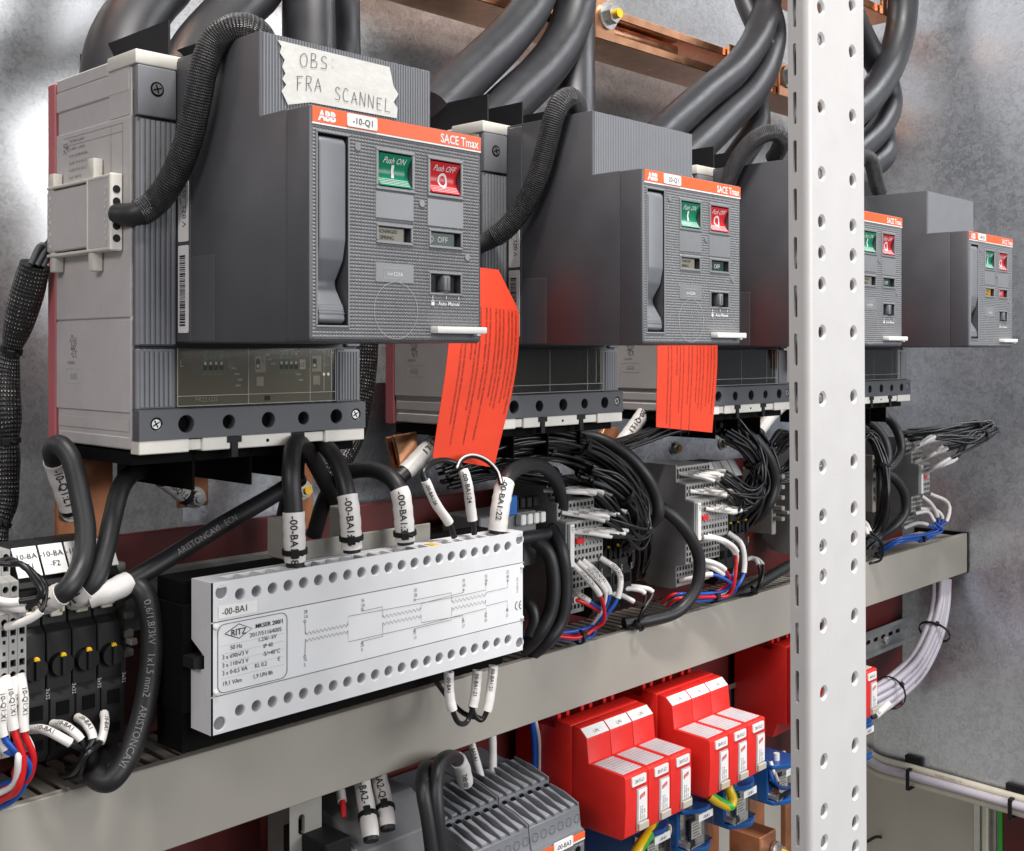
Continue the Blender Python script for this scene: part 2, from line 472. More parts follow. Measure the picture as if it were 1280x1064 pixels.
def tube_mesh(path, r, m, n=12, flat=1.0, up=None, wob=0.0, cap=True):
    """r number or function of 0..1; returns MB and uv list"""
    mb = MB(); pts = path.p; k = len(pts); uv = []
    nrm = None; rings = []
    for i, p in enumerate(pts):
        t = (pts[min(i + 1, k - 1)] - pts[max(i - 1, 0)]).normalized()
        if up is not None: nrm = (Vector(up) - t * t.dot(Vector(up))).normalized()
        elif nrm is None: nrm = t.orthogonal().normalized()
        else: nrm = (nrm - t * t.dot(nrm)).normalized()
        b = t.cross(nrm)
        rr = r(path.l[i] / path.len) if callable(r) else r
        if wob: rr *= 1 + wob * math.sin(i * 2.1 + p.x * 300)
        rings.append([p + nrm * (rr * flat * math.cos(2 * math.pi * j / n)) + b * (rr * math.sin(2 * math.pi * j / n)) for j in range(n)])
    vs = [q for rg in rings for q in rg]; fs = []
    for i in range(k - 1):
        for j in range(n):
            j2 = (j + 1) % n
            fs.append((i * n + j, i * n + j2, (i + 1) * n + j2, (i + 1) * n + j))
            u0, u1 = j / n, (j + 1) / n
            uv += [(u0, path.l[i]), (u1, path.l[i]), (u1, path.l[i + 1]), (u0, path.l[i + 1])]
    if cap:
        fs += [tuple(range(n))[::-1], tuple(range((k - 1) * n, k * n))]
        uv += [(0, 0)] * (2 * n)
    mb.add(vs, fs, m)
    return mb, uv
def tube(name, pts, r, m, parent=None, n=12, res=7, flat=1.0, up=None, wob=0.0, **kw):
    path = pts if isinstance(pts, Path) else Path(pts, res)
    mb, uv = tube_mesh(path, r, m, n, flat, up, wob)
    o = build(mb, name, parent, uv=uv, angle=0.9, **kw)
    return o, path
def letter_path(mb, string, path, d0, r, size, m, flip=False, bold=0.0, turn=0.0, squeeze=1.0):
    """print along a cable, on the side that looks out of the cabinet"""
    def f(x, y):
        d = d0 - x if flip else d0 + x
        c, t = path.at(d)
        if flip: t = -t
        N = -c; N = (N - t * t.dot(N)).normalized(); B = N.cross(t)
        a = (y - size * 0.36) / r + turn
        return c + (N * math.cos(a) + B * math.sin(a)) * (r + 0.00025)
    mb.text(string, None, None, None, size, m, mapf=f, bold=bold, squeeze=squeeze, dice=True)
def tie(parent, path, frac, r, name='cable_tie', headdir=None):
    c, t = path.at(frac * path.len)
    mb = MB(); a = t.orthogonal().normalized(); b = t.cross(a); n = 16; w = 0.0018; e = 0.0011
    for (ro, lo) in ((1, 0),):
        vs = []
        for k, (rr, dd) in enumerate(((r, -w), (r + e, -w), (r + e, w), (r, w))):
            vs += [c + t * dd + (a * math.cos(2 * math.pi * i / n) + b * math.sin(2 * math.pi * i / n)) * rr for i in range(n)]
        fs = []
        for k in range(4):
            for i in range(n):
                j = (i + 1) % n; k2 = (k + 1) % 4
                fs.append((k * n + i, k * n + j, k2 * n + j, k2 * n + i))
        mb.add(vs, fs, 'black')
    N = Vector(headdir) if headdir else -c
    N = (N - t * t.dot(N)).normalized(); B = N.cross(t); q = c + N * (r + 0.0015); h = 0.0028
    vs = [q + t * (sx * h) + B * (sy * h) + N * (sz * 0.0026) for sx in (-1, 1) for sy in (-1, 1) for sz in (-1, 1)]
    mb.bevelled(vs, [(0, 1, 3, 2), (4, 6, 7, 5), (0, 4, 5, 1), (2, 3, 7, 6), (0, 2, 6, 4), (1, 5, 7, 3)], 'black', 0.0005, 1)
    mb.cyl(q + B * h, q + B * (h + 0.003) + t * 0.001, 0.0011, 'black', n=6)
    return build(mb, name, parent)
def cable(name, label, pts, r, m='cable', sleeves=(), ties=(), prints=(), group=None, cat='cable', n=14, res=7, **kw):
    """a cable lying by itself: jacket, marker sleeves (with their lettering), ties"""
    path = Path(pts, res)
    if not (sleeves or ties or prints):
        o, _ = tube(name, path, r, m, None, n, label=label, cat=cat, group=group, **kw); return o, path
    root = thing(name, label, cat, path.p[-1], group)
    tube('jacket', path, r, m, root, n, **kw)
    for sl in sleeves:
        a, b, mul = sl[:3]
        if isinstance(a, tuple): a = path.near(aty(*a))
        if isinstance(b, tuple): b = path.near(aty(*b))
        txt = sl[3] if len(sl) > 3 else None
        size = sl[4] if len(sl) > 4 else r * 1.1; flip = sl[5] if len(sl) > 5 else False
        turn = sl[6] if len(sl) > 6 else 0.0
        q = path.sub(a, b, 12)
        so, _ = tube('marker_sleeve', q, r * mul, 'sleevewhite', root, n, wob=0.03)
        if txt:
            mb = MB(); letter_path(mb, txt, q, q.len - 0.002 if flip else 0.002, r * mul * 1.03, size, 'ink', flip, 0.012, turn)
            build(mb, 'lettering', so)
    for tt in ties: tie(root, path, tt[0], tt[1])
    for (string, d0, size, flip, mm) in prints:
        mb = MB(); letter_path(mb, string, path, d0 * path.len, r, size, mm, flip); build(mb, 'lettering', root)
    return root, path
def circ(cx, cy, r, n=16, ry=None):
    ry = ry or r
    return [(cx + r * math.cos(2 * math.pi * i / n), cy + ry * math.sin(2 * math.pi * i / n)) for i in range(n)]
def rect(x0, x1, y0, y1): return [(x0, y0), (x1, y0), (x1, y1), (x0, y1)]
def rrect(x0, x1, y0, y1, r, n=4):
    out = []
    for cx, cy, a0 in ((x1 - r, y0 + r, -90), (x1 - r, y1 - r, 0), (x0 + r, y1 - r, 90), (x0 + r, y0 + r, 180)):
        for k in range(n + 1):
            a = math.radians(a0 + 90 * k / n); out.append((cx + r * math.cos(a), cy + r * math.sin(a)))
    return out
XU, ZU, YU = Vector((1, 0, 0)), Vector((0, 0, 1)), Vector((0, 1, 0))
# ---------------------------------------------------------------- the setting
XE = 1.777      # galvanised end wall
YW = 1.02       # galvanised back wall
mb = MB(); mb.box(-1.2, XE + 0.004, YW, YW + 0.003, -0.42, 1.4, 'galvanised', 0.0008, 1)
build(mb, 'back_wall', kind='structure', label='galvanised steel back wall behind the breakers')
mb = MB(); mb.box(XE, XE + 0.003, 0.15, YW - 0.001, -0.687, 1.4, 'galvanised_side', 0.0008, 1)
build(mb, 'side_wall', kind='structure', label='galvanised steel end wall on the right')
mb = MB(); mb.box(-1.2, 2.3, 1.10, 1.104, -1.4, -0.3, 'beige')
build(mb, 'lower_back_wall', kind='structure', label='beige cabinet back wall below the red board')
mb = MB(); mb.box(2.20, 2.204, 0.2, 1.10, -1.4, -0.45, 'beige')
build(mb, 'lower_side_wall', kind='structure', label='beige cabinet side panel under the galvanised end wall')

# red insulating board carrying rails and devices
mb = MB(); mb.box(-0.4, 1.735, 0.800, 0.806, -0.560, -0.137, 'redboard', 0.001, 1)
build(mb, 'backing_board', label='dark red insulating board behind the terminal blocks and surge arresters', cat='board')
# steel plate in the gap between the breakers and the red board
mb = MB(); mb.box(0.50, 1.70, 0.86, 0.863, -0.30, -0.03, 'galvanised_side')
build(mb, 'mounting_plate', label='grey steel plate in the gap under the breakers', cat='plate')

# ---------------------------------------------------------------- slotted wiring duct
DY, DZ1, DZ0 = 0.713, -0.283, -0.343
du = thing('cable_duct', 'long grey slotted wiring duct running under the terminal blocks', 'cable duct', (0.9, DY, DZ0))
mb = MB(); mb.prism([(DY, DZ0), (DY, DZ1), (DY + 0.008, DZ1), (DY + 0.008, DZ1 - 0.004), (DY + 0.002, DZ1 - 0.004), (DY + 0.002, DZ0)], 'x', -0.3, XE - 0.002, 'duct', 0.0006, 1)
build(mb, 'cover', du)
mb = MB(); mb.box(-0.3, XE - 0.003, DY + 0.003, 0.798, DZ0 + 0.001, DZ0 + 0.003, 'duct')
mb.box(-0.3, XE - 0.003, 0.795, 0.798, DZ0 + 0.003, DZ1 - 0.012, 'duct')
mb.box(-0.3, XE - 0.003, DY + 0.004, DY + 0.006, DZ0 + 0.003, DZ1 - 0.016, 'duct')
build(mb, 'trough', du)
mb = MB(); mb.box(XE - 0.0045, XE - 0.0015, DY - 0.001, 0.798, DZ0 - 0.001, DZ1 + 0.001, 'deepblack')
build(mb, 'end_cap', du)
mb = MB(); mb.box(0.09, 0.0975, DY + 0.009, 0.790, DZ1 - 0.0075, DZ1 - 0.005, 'duct', 0.0005, 1)
fg = build(mb, 'finger', du)
x = 0.0125
while 0.09 + x < XE - 0.012:
    again(fg, (x, 0, 0)); x += 0.0125

# ---------------------------------------------------------------- white perforated post in front
PY = 0.300
po = thing('frame_post', 'white perforated steel cabinet post standing in front of the breakers', 'post', (0.57, PY, -0.80))
def px_post(px, py): return aty(px - (py - 440) * 0.0085, py, PY)
xl, xr = aty(1016, 440, PY).x, aty(1080, 440, PY).x
zt, zb = 0.80, -0.80
holes = []
LH = [-50, 10, 50, 134, 217, 277, 316, 355, 415, 498, 583, 645, 683, 720.5, 782, 866.5, 952, 1014.6, 1054, 1094]
RH = [-52, 8, 66, 146, 226, 283, 320, 357, 416, 496, 577, 636, 673, 708, 770, 849, 932.5, 993, 1030, 1061, 1110]
for cx_, lst in ((1028, LH[1:]), (1067, RH[1:])):
    for y in lst:
        p = aty(cx_, y, PY); holes.append(circ(p.x, p.z, 0.0030, 18))
mb = MB()
mb.plate((0, PY, 0), XU, ZU, rect(xl, xr, zb, zt), holes, 0.0022, 'post', 'post', chamfer=0.0012, bottom=False)
R = 0.0035; cxa = xl; cya = PY + R
prof = [(cxa - R * math.sin(a), cya - R * math.cos(a)) for a in [math.pi / 2 * k / 6 for k in range(7)]]
k = len(prof)
mb.add([(p[0], p[1], zb) for p in prof] + [(p[0], p[1], zt) for p in prof], [(i + 1, i, k + i, k + i + 1) for i in range(k - 1)], 'post')
prof = [(xr + R * math.sin(a), cya - R * math.cos(a)) for a in [math.pi / 2 * k / 6 for k in range(7)]]
mb.add([(p[0], p[1], zb) for p in prof] + [(p[0], p[1], zt) for p in prof], [(i, i + 1, k + i + 1, k + i) for i in range(k - 1)], 'post')
# slotted left return
sl = []
z0 = atx(1003, 133.5, xl - R).z; dz = (atx(1003, 133.5, xl - R).z - atx(1003, 194.1, xl - R).z)
for i in range(-34, 34):
    zz = z0 + i * dz
    if zb + 0.012 < zz < zt - 0.012: sl.append(rrect(-0.0055, -0.0035, zz - 0.0086, zz + 0.0086, 0.0009, 2))
zc_ = sorted(sum(p[1] for p in h) / len(h) for h in sl)
for h in sl:
    zm = sum(p[1] for p in h) / len(h)
    lo_ = zb if abs(zm - zc_[0]) < 1e-6 else zm - dz / 2; hi_ = zt if abs(zm - zc_[-1]) < 1e-6 else zm + dz / 2
    mb.plate((xl - R, PY + R, 0), -YU, ZU, rect(-0.0085, 0, lo_, hi_), [h], 0.0018, 'post', 'post', bottom=False)
mb.add([(xl - R, PY + R + 0.0085, zb), (xl - R + 0.025, PY + R + 0.0085, zb), (xl - R + 0.025, PY + R + 0.0085, zt), (xl - R, PY + R + 0.0085, zt)], [(0, 1, 2, 3)], 'post')
mb.add([(xr + R, PY + R, zb), (xr + R, PY + R + 0.02, zb), (xr + R, PY + R + 0.02, zt), (xr + R, PY + R, zt)], [(0, 1, 2, 3)], 'post')
o = build(mb, 'profile', po, angle=0.5)
po.rotation_euler = (0, -0.0085, 0)
# turn about eye level so the post leans as it does in the photograph
po.location.x += 0.80 * 0.0085

# ---------------------------------------------------------------- copper busbars along the top
by0, by1 = 0.90, 0.975
zb0 = aty(736, 43.6, by0).z
bb = thing('busbar', 'pair of copper busbars with bolted clamps crossing behind the top cables', 'busbar', (1.1, by0, zb0))
xe_ = 1.75
mb = MB(); mb.box(-0.4, xe_, by0, by1, zb0, zb0 + 0.0115, 'copper', 0.001, 1); build(mb, 'bar', bb)
mb = MB(); mb.box(-0.4, xe_ - 0.03, by0, by1, zb0 + 0.031, zb0 + 0.0425, 'copper', 0.001, 1); build(mb, 'bar', bb)
mb = MB(); mb.box(-0.4, aty(858, 40, by0).x, by0 + 0.012, by1, zb0 + 0.0135, zb0 + 0.029, 'copper', 0.004, 2); build(mb, 'spacer', bb)
for cpx in (752, 917, 978):
    xc = aty(cpx, 40, by0).x
    mb = MB(); mb.box(xc - 0.019, xc + 0.019, by0 - 0.006, by0 - 0.001, zb0 - 0.003, zb0 + 0.048, 'copper', 0.001, 1); c = build(mb, 'clamp', bb)
    mb = MB(); p = V(xc + 0.004, by0 - 0.006, zb0 + 0.028)
    mb.cyl(p, p - YU * 0.003, 0.017, 'zinc', n=24); mb.cyl(p - YU * 0.003, p - YU * 0.013, 0.0115, 'zinc', n=6)
    mb.cyl(p - YU * 0.013, p - YU * 0.020, 0.006, 'yellow', n=12)
    build(mb, 'bolt', c)
# upper pair, only its end shows beside the post
q = aty(1120, 26, 0.80)
bb2 = thing('busbar', 'upper copper busbar whose cut end shows to the right of the white post', 'busbar', (q.x, 0.8, q.z))
mb = MB(); mb.box(q.x - 0.30, q.x, 0.80, 0.90, q.z, q.z + 0.013, 'copper', 0.001, 1); build(mb, 'bar', bb2)
mb = MB(); mb.box(q.x - 0.06, q.x - 0.045, 0.793, 0.799, q.z - 0.004, q.z + 0.06, 'copper', 0.001, 1); build(mb, 'clamp', bb2)
mb = MB(); p = V(q.x - 0.02, 0.798, q.z + 0.03); mb.cyl(p, p - YU * 0.004, 0.019, 'zinc', n=24); mb.cyl(p - YU * 0.004, p - YU * 0.015, 0.0125, 'zinc', n=6)
mb.cyl(p - YU * 0.015, p - YU * 0.024, 0.0065, 'zinc', n=12); build(mb, 'bolt', bb2)

# ---------------------------------------------------------------- circuit breakers
BX, YF, YB, YK = 0.3628, 0.537, 0.687, 0.797
HX0, HX1 = 0.3927, 0.5327
def breaker():
    r = thing('circuit_breaker', 'nearest circuit breaker, with a handwritten tape note above its orange strip', 'circuit breaker', (BX + 0.09, YK, -0.066), 'row of motor-driven circuit breakers')
    W = 0.1855
    # moulded case with stepped, grooved left side
    prof = [(YK, -0.064), (YB + 0.006, -0.064), (YB + 0.006, -0.058), (YB + 0.004, -0.056), (YB + 0.004, 0.184), (YB + 0.008, 0.188), (YK, 0.186)]
    mb = MB(); mb.prism(prof, 'x', BX + 0.0015, BX + W - 0.0015, 'case', 0.0008, 1)
    # raised side skins leaving grooves between them
    for (ya, yb, za, zb_) in ((YB + 0.001, YK, 0.0225, 0.154), (YB + 0.001, YK, -0.040, 0.0215), (YB + 0.001, YK - 0.004, -0.0635, -0.0555), (YB + 0.004, YK, 0.170, 0.184)):
        mb.box(BX, BX + 0.004, ya, yb, za, zb_, 'case', 0.0007, 1)
    mb.box(BX + 0.0004, BX + 0.004, YB + 0.001, YB + 0.032, 0.154, 0.171, 'case', 0.0007, 1)
    mb.box(BX + 0.0002, BX + 0.004, YB + 0.001, YB + 0.004, -0.0635, 0.185, 'case', 0.0005, 1)
    mb.box(BX + 0.0006, BX + 0.004, YB + 0.006, YK - 0.002, -0.0525, -0.0445, 'case', 0.0005, 1)
    for zc in (0.030,):
        mb.cyl((BX - 0.0002, YK - 0.012, zc), (BX + 0.002, YK - 0.012, zc), 0.004, 'case', n=18)
        mb.cyl((BX - 0.0002, YB + 0.045, zc + 0.004), (BX + 0.002, YB + 0.045, zc + 0.004), 0.0045, 'case', n=18)
    build(mb, 'moulded_case', r)
    mb = MB(); mb.box(BX - 0.0005, BX + W, YK + 0.0005, YK + 0.0125, -0.066, 0.192, 'pinkbase', 0.0008, 1); build(mb, 'base_plate', r)
    # printed rating table on the left side
    mb = MB(); X = BX - 0.0002
    def sp(y, z): return Vector((X, y, z))
    ya, yb = YB + 0.012, YK - 0.008
    for zz in (0.150, 0.1445, 0.1085, 0.101, 0.096, 0.091, 0.086, 0.081):
        mb.stroke([sp(yb - 0.004, zz), sp(ya, zz)], 0.0003, -XU, 'printgrey')
    for yy, z0_, z1_ in ((ya, 0.081, 0.150), (yb - 0.016, 0.081, 0.101), (ya + 0.016, 0.1085, 0.150), (ya + 0.03, 0.081, 0.101)):
        mb.stroke([sp(yy, z0_), sp(yy, z1_)], 0.0003, -XU, 'printgrey')
    rows = [('T5N 400  Ue 690 V', 0.1462, 0.0028), ('Ui 1000 V   Iu 400 A', 0.1408, 0.0028), ('Ue (V)  220 380 440 500', 0.136, 0.0027), ('Icu (kA)  70  36  30  25', 0.131, 0.0027), ('Ics (kA)  70  36  30  25', 0.126, 0.0027), ('cat A   50-60 Hz', 0.121, 0.0027), ('No. 1SDA 054', 0.1155, 0.0028), ('IEC 60947-2', 0.1105, 0.0028), ('S51   Voltage   Time', 0.1025, 0.0028)]
    for s_, zz, sz in rows: mb.text(s_, sp(yb - 0.013, zz), -YU, ZU, sz, 'printgrey')
    rnd = random.Random(3)
    for i in range(7):
        for j in range(7):
            if rnd.random() < 0.5:
                y, z = yb - 0.004 - i * 0.0011, 0.139 + j * 0.0011
                mb.add([sp(y, z), sp(y - 0.001, z), sp(y - 0.001, z + 0.001), sp(y, z + 0.001)], [(0, 1, 2, 3)], 'printgrey')
    for i in range(9):
        for j in range(9):
            if rnd.random() < 0.5:
                y, z = YB + 0.088 - i * 0.0011, -0.004 + j * 0.0018
                mb.add([sp(y, z), sp(y - 0.0011, z), sp(y - 0.0011, z + 0.0014), sp(y, z + 0.0014)], [(0, 1, 2, 3)], 'printgrey')
    mb.text('1SDA054', sp(YB + 0.092, -0.0085), -YU, ZU, 0.003, 'printgrey')
    mb.text('ABB', sp(YB + 0.088, -0.019), -YU, ZU, 0.006, 'printlight', bold=0.02)
    mb.stroke([sp(YB + 0.094, -0.012), sp(YB + 0.070, -0.012), sp(YB + 0.070, -0.022), sp(YB + 0.094, -0.022), sp(YB + 0.094, -0.012)], 0.0004, -XU, 'printlight')
    build(mb, 'rating_print', r)
    # accessory connector clipped on the left side
    mb = MB(); zt_, zb_ = 0.1145, 0.068
    c0 = YB + 0.014
    mb.box(BX - 0.0085, BX - 0.0005, c0 + 0.031, YK - 0.004, zb_ + 0.002, zt_ - 0.002, 'case', 0.0008, 1)
    mb.box(BX - 0.0085, BX - 0.0005, c0 + 0.001, c0 + 0.030, zb_, zt_, 'case', 0.0008, 1)
    mb.box(BX - 0.0092, BX - 0.0005, c0 - 0.003, c0 + 0.0005, zb_ - 0.002, zt_ + 0.002, 'capwhite', 0.0008, 1)
    for yy, zz, hh in ((c0 + 0.024, zt_ - 0.001, 0.016), (YK - 0.012, zt_ - 0.003, 0.014), (c0 + 0.024, zb_ - 0.014, 0.016), (YK - 0.014, zb_ - 0.012, 0.016)):
        mb.box(BX - 0.0075, BX - 0.0006, yy, yy + 0.008, zz, zz + hh, 'capwhite', 0.001, 2)
    mb.box(BX - 0.0090, BX - 0.0006, c0 + 0.0295, c0 + 0.0312, zb_ - 0.001, zt_ + 0.001, 'capwhite', 0.0004, 1)
    for zz in (zt_ - 0.0005, zb_ - 0.0015): mb.box(BX - 0.0088, BX - 0.0006, c0, YK - 0.004, zz, zz + 0.002, 'capwhite', 0.0004, 1)
    for i in range(9):
        for (y_, s) in ((c0 + 0.003, 1), (YK - 0.010, 1)):
            mb.box(BX - 0.0090, BX - 0.0084, y_ + 0.002 * (i % 2), y_ + 0.002 * (i % 2) + 0.0014, zb_ + 0.005 + i * 0.0042, zb_ + 0.0072 + i * 0.0042, 'capwhite')
    for i in range(5):
        mb.cyl((BX - 0.005, c0 - 0.0034, zb_ + 0.006 + i * 0.008), (BX - 0.005, c0 - 0.001, zb_ + 0.006 + i * 0.008), 0.0026, 'black', n=12)
    build(mb, 'accessory_connector', r)
    # dark front cover: ribbed pillars
    mb = MB()
    mb.box(BX + 0.002, BX + W - 0.002, YB, YB + 0.003, -0.058, 0.186, 'stripgrey')
    mb.box(BX + 0.0008, HX0 - 0.0012, YB - 0.006, YB - 0.0005, 0.153, 0.186, 'ribgrey', 0.0012, 2)
    mb.box(BX + 0.001, HX0 - 0.0012, YB - 0.004, YB - 0.0005, 0.004, 0.1525, 'ribgrey', 0.0008, 1)
    mb.ribs((BX + 0.003, YB - 0.004, 0.005), XU, ZU, 0.026, 0.146, 7, 0.0012, 'ribgrey')
    for xa, xb in ((BX + 0.001, HX0 - 0.001), (HX1 - 0.008, BX + W - 0.001)):
        mb.box(xa, xb, YB - 0.004, YB - 0.0005, -0.0375, 0.002, 'ribgrey', 0.0008, 1)
        mb.ribs((xa + 0.002, YB - 0.004, -0.036), XU, ZU, xb - xa - 0.004, 0.036, 7, 0.0012, 'ribgrey')
    mb.box(HX1 + 0.002, BX + W - 0.001, YB - 0.004, YB - 0.0005, 0.004, 0.186, 'ribgrey', 0.0008, 1)
    fc = build(mb, 'front_cover', r)
    mb = MB(); p = V(BX + 0.0145, YB - 0.0062, 0.1715)
    mb.cyl(p, p + YU * 0.004, 0.0048, 'deepblack', n=20); mb.cyl(p - YU * 0.0003, p + YU * 0.002, 0.0036, 'zinc', n=16)
    for a in (0.3, 1.87):
        d = V(math.cos(a), 0, math.sin(a)) * 0.003
        mb.stroke([p - d - YU * 0.0005, p + d - YU * 0.0005], 0.0009, -YU, 'deepblack')
    build(mb, 'screw', fc)
    # white top cap and barriers
    mb = MB(); mb.box(BX - 0.0002, BX + W, YB - 0.005, YB + 0.034, 0.1865, 0.196, 'capwhite', 0.0012, 2)
    mb.box(BX + 0.0003, BX + W, YB + 0.034, YK, 0.184, 0.1935, 'case', 0.001, 1)
    build(mb, 'terminal_cap', r)
    for xx in (BX + 0.047, BX + 0.0925, BX + 0.138):
        mb = MB(); mb.box(xx - 0.0008, xx + 0.0008, YB + 0.036, YK + 0.06, 0.19, 0.232, 'black'); build(mb, 'phase_barrier', r)
        mb = MB(); mb.box(xx - 0.0008, xx + 0.0008, YB + 0.004, YK, -0.094, -0.0655, 'deepblack'); build(mb, 'phase_barrier', r)
    # lower terminal strip with real screw holes
    mb = MB(); z0_, z1_ = -0.0575, -0.038
    hs = []
    for x_, rr in ((0.0340, 0.0058), (0.0665, 0.0048), (0.0985, 0.0054), (0.1285, 0.0046), (0.1580, 0.0052)):
        hs.append(circ(BX + x_, -0.0478, rr, 20))
    for x_ in (0.0125, 0.1765): hs.append(circ(BX + x_, -0.0470, 0.0042, 18))
    mb.plate((0, YB - 0.009, 0), XU, ZU, rect(BX, BX + W, z0_, z1_), hs, [0.007] * 5 + [0.003] * 2, 'stripgrey', 'stripgrey', 'deepblack', chamfer=0.0004)
    mb.prism([(YB - 0.009, z1_), (YB - 0.001, z1_ + 0.001), (YB - 0.001, z0_), (YB - 0.009, z0_)], 'x', BX + 0.00002, BX + 0.0003, 'stripgrey')
    mb.add([(BX, YB - 0.009, z1_), (BX + W, YB - 0.009, z1_), (BX + W, YB, z1_ + 0.001), (BX, YB, z1_ + 0.001)], [(0, 1, 2, 3)], 'stripgrey')
    mb.add([(BX, YB - 0.009, z0_), (BX, YB, z0_), (BX + W, YB, z0_), (BX + W, YB - 0.009, z0_)], [(0, 1, 2, 3)], 'stripgrey')
    ts = build(mb, 'terminal_strip', r)
    for x_ in (0.0125, 0.1765):
        mb = MB(); p = V(BX + x_, YB - 0.0085, -0.0470); mb.cyl(p, p + YU * 0.002, 0.0032, 'zinc', n=14)
        for a in (0.5, 2.07):
            d = V(math.cos(a), 0, math.sin(a)) * 0.0026; mb.stroke([p - d - YU * 0.0002, p + d - YU * 0.0002], 0.0008, -YU, 'deepblack')
        build(mb, 'screw', ts)
    mb = MB()
    for xa, xb in ((0.0005, 0.0365), (0.0465, 0.068), (0.0735, 0.121), (0.148, 0.185)):
        mb.box(BX + xa, BX + xb, YB - 0.0085, YB + 0.003, -0.0665, -0.0577, 'capwhite', 0.0006, 1)
    mb.box(BX + 0.003, BX + W - 0.003, YB - 0.0065, YB + 0.004, -0.0655, -0.0585, 'capwhite', 0.0004, 1)
    mb.cyl((BX + 0.098, YB - 0.0088, -0.0622), (BX + 0.098, YB - 0.006, -0.0622), 0.0012, 'deepblack', n=10)
    bt = build(mb, 'bottom_trim', r)
    for xx in (0.0708, 0.1235):
        mb = MB(); mb.box(BX + xx - 0.0055, BX + xx + 0.0055, YB - 0.0095, YB - 0.003, -0.062, -0.0578, 'black')
        mb.box(BX + xx - 0.0025, BX + xx + 0.0025, YB - 0.0095, YB - 0.003, -0.072, -0.062, 'black'); build(mb, 'barrier_clip', bt)
    mb = MB(); mb.box(BX + 0.002, BX + W - 0.002, YB + 0.004, YK, -0.074, -0.0655, 'deepblack'); build(mb, 'terminal_shroud', r)
    # trip unit behind a clear cover
    mb = MB(); tx0, tx1, tz0, tz1 = HX0 - 0.0005, HX1 - 0.0095, -0.0365, 0.0025
    mb.box(tx0, tx1, YB - 0.0008, YB, tz0, tz1, 'tripdark')
    tu = build(mb, 'trip_unit', r)
    mb = MB(); Y = YB - 0.0010
    def rc(xa, xb, za, zb__, m, y=Y): mb.add([(xa, y, za), (xb, y, za), (xb, y, zb__), (xa, y, zb__)], [(0, 1, 2, 3)], m)
    for (xc, n_) in ((0.022, 4), (0.084, 4)):
        for i in range(n_):
            xx = tx0 + xc + i * 0.0042
            for k_ in range(3): rc(xx + k_ * 0.0006 + 0.0003, xx + 0.0022 + k_ * 0.0006, -0.0048 + k_ * 0.0022, -0.0034 + k_ * 0.0022, 'pcbgreen')
            rc(xx, xx + 0.0032, -0.0125, -0.0065, 'deepblack'); rc(xx + 0.0006, xx + 0.0026, -0.0090, -0.0068, 'printwhite', Y - 0.0001)
            rc(xx, xx + 0.0022, -0.0158, -0.0146, 'pcbgreen')
    for xc in (0.0635, 0.1125):
        rc(tx0 + xc, tx0 + xc + 0.0085, -0.0145, -0.0028, 'printlight'); rc(tx0 + xc + 0.0005, tx0 + xc + 0.004, -0.012, -0.005, 'deepblack', Y - 0.0001)
        rc(tx0 + xc + 0.001, tx0 + xc + 0.0032, -0.0112, -0.0088, 'printwhite', Y - 0.0002)
        rc(tx0 + xc + 0.001, tx0 + xc + 0.007, -0.024, -0.0175, 'printlight')
    rc(tx0 + 0.1015, tx0 + 0.1065, -0.0125, -0.0055, 'printwhite')
    for i in range(9):
        xx = tx0 + (0.044, 0.0465, 0.049, 0.0985, 0.1005, 0.0715, 0.0735, 0.0765, 0.0475)[i]
        zz = (-0.012, -0.016, -0.020, -0.017, -0.021, -0.003, -0.006, -0.009, -0.024)[i]
        rc(xx, xx + 0.004, zz, zz + 0.0012, 'printlight')
    for s_, xx, zz, sz, m_ in (('L', 0.004, -0.010, 0.007, 'printlight'), ('t1', 0.0415, -0.011, 0.005, 'printlight'), ('S', 0.0680, -0.0075, 0.0055, 'ink'), ('t2', 0.1018, -0.011, 0.0045, 'ink'), ('N', 0.1145, -0.025, 0.006, 'printlight'), ('Test', 0.1215, -0.0105, 0.0035, 'printlight'), ('PR221DS', 0.0155, -0.0338, 0.0046, 'printlight'), ('I', 0.0715, -0.013, 0.005, 'printlight')):
        mb.text(s_, (tx0 + xx, Y - 0.0003, zz), XU, ZU, sz, m_)
    rc(tx0 + 0.071, tx0 + 0.076, -0.0345, -0.0312, 'deepblack')
    for i in range(2): mb.cyl((tx0 + 0.123 + i * 0.004, Y - 0.0005, -0.0165), (tx0 + 0.123 + i * 0.004, Y, -0.0165), 0.0012, 'zinc', n=10)
    build(mb, 'settings_print', tu)
    mb = MB(); mb.box(tx0, tx1, YB - 0.0052, YB - 0.0045, tz0, tz1, 'clearplastic')
    build(mb, 'clear_cover', tu)
    mb = MB()
    for zz in (-0.0295, tz0 + 0.0004): mb.stroke([(tx0, YB - 0.0054, zz), (tx1, YB - 0.0054, zz)], 0.0004, -YU, 'printlight')
    for xx in (tx0 + 0.0003, tx0 + 0.055, tx0 + 0.1075, tx1 - 0.0003): mb.stroke([(xx, YB - 0.0054, tz0), (xx, YB - 0.0054, tz1)], 0.0004, -YU, 'printlight')
    for xx in (tx0 + 0.120, tx1 - 0.004): mb.stroke([(xx, YB - 0.0054, -0.0285), (xx, YB - 0.0054, tz1)], 0.0004, -YU, 'printlight')
    build(mb, 'cover_edges', tu)
    # motor operator housing, stepped
    mb = MB()
    mb.prism([(YB - 0.001, 0.0058), (YF + 0.0215, 0.0058), (YF + 0.0215, 0.1432), (YF + 0.050, 0.1432), (YF + 0.050, 0.195), (YB - 0.001, 0.195)], 'x', HX0, HX1, 'housing', 0.0012, 2)
    mb.ribs((HX0 + 0.0022, YF + 0.050, 0.1435), XU, ZU, HX1 - HX0 - 0.004, 0.0506, 62, 0.0009, 'ribgrey')
